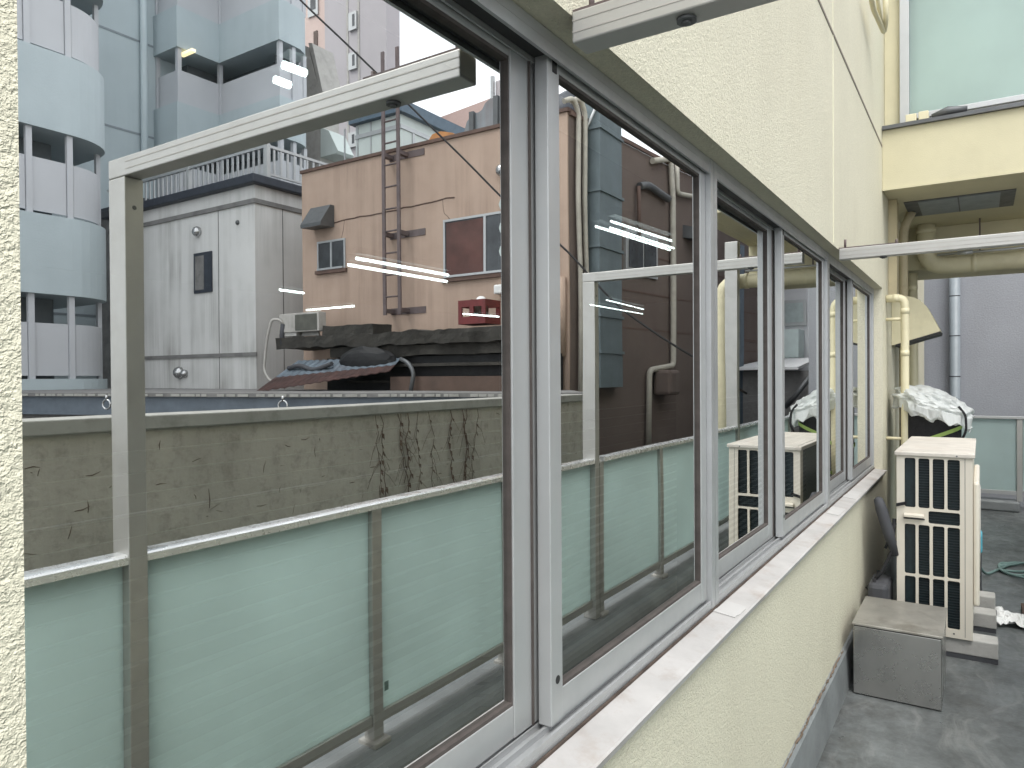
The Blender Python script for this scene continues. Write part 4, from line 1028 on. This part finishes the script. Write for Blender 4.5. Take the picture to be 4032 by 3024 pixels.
# flat wall between tower and zigzag
YW = 20.5
wx0 = at(150, 300, y=YW).x; wx1 = at(336, 300, y=YW).x
wy = mir((0, YW, 0)).y
MB().box(wx0-4, wx1+1.3, wy-5, wy, STREETZ, 22).build('wall', BLUE, Bb)
m = MB()
zj1, zj2 = at(300, 88, y=YW).z, at(300, 260+28, y=YW).z
for k in range(-3, 6):
    z_ = zj1+(zj1-zj2)*k; m.box(wx0-3, wx1, wy+.001, wy+.012, z_-.03, z_+.03)
m.build('joint_line', PVCG, Bb)
c_ = am(312, 200, yv=YW-.1); MB().tube([(c_.x, c_.y, STREETZ), (c_.x, c_.y, 20)], .10, 10).build('downpipe', BLUE, Bb)
# zigzag balconies
kz = [at(330, 300, y=YW), ]
Z1 = at(384, 300, y=19.4); xz = [Z1.x]
cors = [(at(333, 300, y=YW).x, YW), (Z1.x*(1.0), 19.4)]
p1 = at(384, 300, x=at(333, 300, y=YW).x*1.0)
xa = at(333, 300, y=YW).x
ya_ = at(384, 300, x=xa).y                            # left return face runs towards us
xb = at(475, 300, y=ya_).x
yb_ = at(607, 300, x=xb).y
xc = at(642, 300, y=yb_).x
def zig(off=0):
    rr_ = .8
    pts = [(xa-off, YW), (xa-off, ya_-off), (xb-off, ya_-off), (xb-off, yb_-off)] + [(xc+(rr_)*math.sin(R(a))+off*0, yb_+rr_-(rr_+off)*math.cos(R(a))) for a in range(0, 91, 15)] + [(xc+.8, YW)]
    return [tuple(mir((p[0], p[1], 0))[:2]) for p in pts]
zz_ = [at(384, py, x=xa).z for py in (97, 217, 266)]
stz = 3.05*1.0
z_s = at(384, 97, x=xa).z; z_r = at(384, 217, x=xa).z
stz = at(650, 95, y=yb_).z-at(650, 300, y=yb_).z
hbz = stz-(z_s-z_r)
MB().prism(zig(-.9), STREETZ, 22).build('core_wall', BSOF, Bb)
for k in range(-5, 6):
    zt = z_r+stz*k
    if zt < STREETZ+1 or zt > 21: continue
    b_ = MB().prism(zig(), zt-hbz, zt).build('balcony_band', BLUE, Bb)
    zg = zig(-.12); m = MB(); po = MB(); hs_ = (stz-hbz)*.62
    pl = [Vector((p[0], p[1], 0)) for p in zg[:-1]]
    for i, (p, q_) in enumerate(zip(pl, pl[1:])):
        dd = Vector((q_.y-p.y, -(q_.x-p.x), 0))
        if dd.length < 1e-4: continue
        dd = dd.normalized()*.03; L_ = (q_-p).length; nseg = 2 if L_ > 3 else 1
        m.hexa([(p.x, p.y, zt+.05), (q_.x, q_.y, zt+.05), (q_.x, q_.y, zt+hs_), (p.x, p.y, zt+hs_)], dd)
        for s_ in range(nseg+1):
            e = p.lerp(q_, s_/nseg)
            if (s_ > 0 or i == 0) and (i < 4 or i % 3 == 0): po.box(e.x-.06, e.x+.06, e.y-.06, e.y+.06, zt+.001, zt+stz-hbz-.001)
    m.build('balcony_screen', BLUEP, b_); po.build('screen_post', BLUEP, b_)
c0_ = am(392, 118, z=z_s-.12); c1_ = am(412, 108, z=z_s-.12)
MB().box(min(c0_.x, c1_.x), max(c0_.x, c1_.x)+.1, min(c0_.y, c1_.y)-.05, max(c0_.y, c1_.y)+.05, z_s-.14, z_s-.06).build('ceiling_lamp', WARM, Bb)
# slanting stair hood right of it
hx = xc+1.2
a = am(665, 130, x=hx+.6); 
t = thing('stair_tower', 'grey brown stair block with sloping hoods between the blue block and the tall tower', 'building', (hx+1, a.y, STREETZ))
sx = hx+1.0
def sp(px, py): return am(px, py, x=sx)
MB().hexa([sp(655, 96), sp(667, 100), sp(694, 205), sp(694, 420), sp(655, 420)], (.8, 0, 0)).build('wall', ACOIL, t)
MB().hexa([sp(694.5, 275), sp(712, 283), sp(732, 326), sp(728, 332), sp(694.5, 340)], (.7, 0, 0)).build('sloping_hood', MINT, t)
MB().hexa([sp(668, 92), sp(676, 92), sp(700, 205), sp(695, 206)], (.9, 0, 0)).build('coping', ACOIL, t)

# ---- tall mauve tower
TX = 24.0
t = thing('tall_tower', 'tall pale mauve tower rising into the sky behind the ladder', 'building', (TX+5, -18, STREETZ))
yl_, yr_ = am(703, 100, x=TX).y, am(836, 100, x=TX).y
MB().box(TX, TX+.9, yl_, yr_, STREETZ, 34).build('wall', TOWER, t)
MB().box(TX+.4, TX+1.2, am(655, 100, x=TX+.4).y-5, yl_-.001, STREETZ, 34).build('side_wall', TPINK, t)
m = MB()
for px in (752, 776): yy = am(px, 100, x=TX).y; m.box(TX-.03, TX-.001, yy-.06, yy+.06, STREETZ, 33)
m.build('joint_line', ACOIL, t)
for py0, py1 in ((30, 62), (117, 148), (290, 318), (204, 232)):
    a = am(757, py0, x=TX); b = am(774, py1, x=TX)
    w_ = MB().box(TX-.12, TX-.001, a.y, b.y, b.z, a.z).build('window', ALUL, t)
    MB().box(TX-.13, TX-.1205, a.y+.25, b.y-.1, b.z+.15, a.z-.12).build('pane', GLASSW, w_)
a = am(680, 68, x=TX+.4); b = am(688, 120, x=TX+.4)
MB().box(TX+.35, TX+.399, a.y, b.y, b.z, a.z).build('window', BROWN, t)
a = am(668, -20, x=TX+.4); b = am(690, 30, x=TX+.4)
w_ = MB().box(TX+.33, TX+.399, a.y, b.y, b.z, a.z).build('window', ALUL, t)
MB().box(TX+.32, TX+.3295, a.y+.2, b.y-.15, b.z+.3, a.z-.2).build('pane', GLASSW, w_)

# ---- mint white house behind the salmon roof
MX = 13.0
cA = am(770, 245, x=MX); cB = am(868, 225, x=MX)
zm = (am(772, 243, x=MX).z+am(866, 222, x=MX).z)/2
t = thing('mint_house', 'mint white sided house with blue grey roof trim behind the ladder', 'house', (MX+3, cB.y, STREETZ))
MB().box(MX, MX+9, cA.y, cB.y, STREETZ, zm-.3).build('wall', MINT, t)
MB().box(MX-.15, MX+9.1, cA.y-.1, cB.y+.15, zm-.299, zm).build('roof_trim', SLATE, t)
z_ = am(830, 283, x=MX).z; MB().box(MX-.03, MX+9, cA.y, cB.y+.03, z_-.05, z_+.05).build('string_course', ALU, t)
m = MB()
for k in range(5): m.box(MX-.02, MX-.001, cB.y-.1-.45*k, cB.y-.06-.45*k, ztop-1, zm-.31)
m.box(MX+.4, MX+.48, cB.y+.001, cB.y+.03, ztop-1, z_-.06); m.build('panel_joint', ALU, t)
# rooftop clutter on the salmon building
rxp = PXX+.45
gz = [(1003, 300), (1030, 240), (1040, 238), (1058, 208), (1085, 185), (1112, 180), (1230, 150), (1230, 252)]
q = [am(a, b, x=rxp) for a, b in ((1000, 296), (1012, 262), (1026, 243), (1036, 242), (1044, 236), (1050, 222), (1060, 213), (1078, 207), (1108, 198), (1150, 188), (1150, 262), (1000, 300))]
q[-1].z = ztop+.051; q[0].z = ztop+.1; q[-2].z = ztop+.051
o = MB().hexa([(p.x, p.y, p.z) for p in q], (.04, 0, 0)); o = o.build('sheet_metal_screen', GALV); tag(o, 'grey metal sheet screen with a wavy top on the salmon roof', 'metal screen')
m = MB()
for px in (1025, 1076):
    c_ = am(px, 262, x=rxp); h_ = am(px, 242 if px < 1050 else 208, x=rxp).z; m.box(rxp-.05, rxp-.001, c_.y-.04, c_.y+.04, ztop+.051, h_)
m.build('upright', GREYM, o)
q = [am(a, b, x=PXX+.5) for a, b in ((908, 318), (938, 290), (956, 283), (982, 286), (990, 296))]
pts = [(PXX+.5, q[0].y, ztop+.052)]+[(PXX+.5, p.y, max(p.z, ztop+.06)) for p in q[1:]]+[(PXX+.5, q[-1].y+.1, ztop+.052)]
o = MB().hexa(pts, (.9, 0, 0)).build('rusty_cover', RUST); tag(o, 'orange rusty cover on the salmon roof below the cable', 'roof cover')
a = am(1070, 210, x=11); b = am(1128, 165, x=11)
t = thing('water_tank', 'grey mauve rooftop tank above the wavy metal screen', 'tank', (11, a.y, ztop))
MB().box(11, 12.2, a.y, b.y, ztop+.05, am(1090, 168, x=11).z, .03).build('tank_body', TOWER, t)
m = MB()
for yy in (a.y-.05, a.y+.45): m.box(10.93, 10.99, yy, yy+.06, ztop+.05, am(1090, 160, x=11).z)
m.tube([(11.2, a.y+.2, am(1090, 168, x=11).z), (11.2, a.y+.2, am(1090, 140, x=11).z)], .02, 6); m.build('tank_frame', ALU, t)
FX = 26
q = [am(a, b, x=FX) for a, b in ((930, 262), (1100, 196), (1100, 420), (930, 420))]
o = MB().hexa([(p.x, p.y, p.z) for p in q], (8, 0, 0)).build('far_house', TILE); tag(o, 'distant pink gable seen above the mint house trim', 'house')

# ---- overhead cable
def cab(pts, lab, r):
    P_ = [mir(at(px, py, x=X_)) for px, py, X_ in pts]; sm = []
    for i in range(len(P_)-1):
        a_ = P_[max(i-1, 0)]; b_ = P_[i]; c__ = P_[i+1]; d_ = P_[min(i+2, len(P_)-1)]
        for k in range(6):
            u = k/6; sm.append(.5*((2*b_)+(c__-a_)*u+(2*a_-5*b_+4*c__-d_)*u*u+(3*b_-a_-3*c__+d_)*u**3))
    sm.append(P_[-1]); o = MB().tube(sm, r, 6).build('overhead_cable', CABLE); tag(o, lab, 'cable')
cab([(560, -100, 6.0), (655, 0, 6.3), (757, 98, 6.6), (884, 222, 6.9), (1000, 336, 7.2), (1100, 438, 7.4), (1218, 545, 7.6), (1342, 672, 7.8), (1500, 778, 8.05), (1620, 850, 8.3)], 'black cable slanting across the salmon wall and the duct', .013)
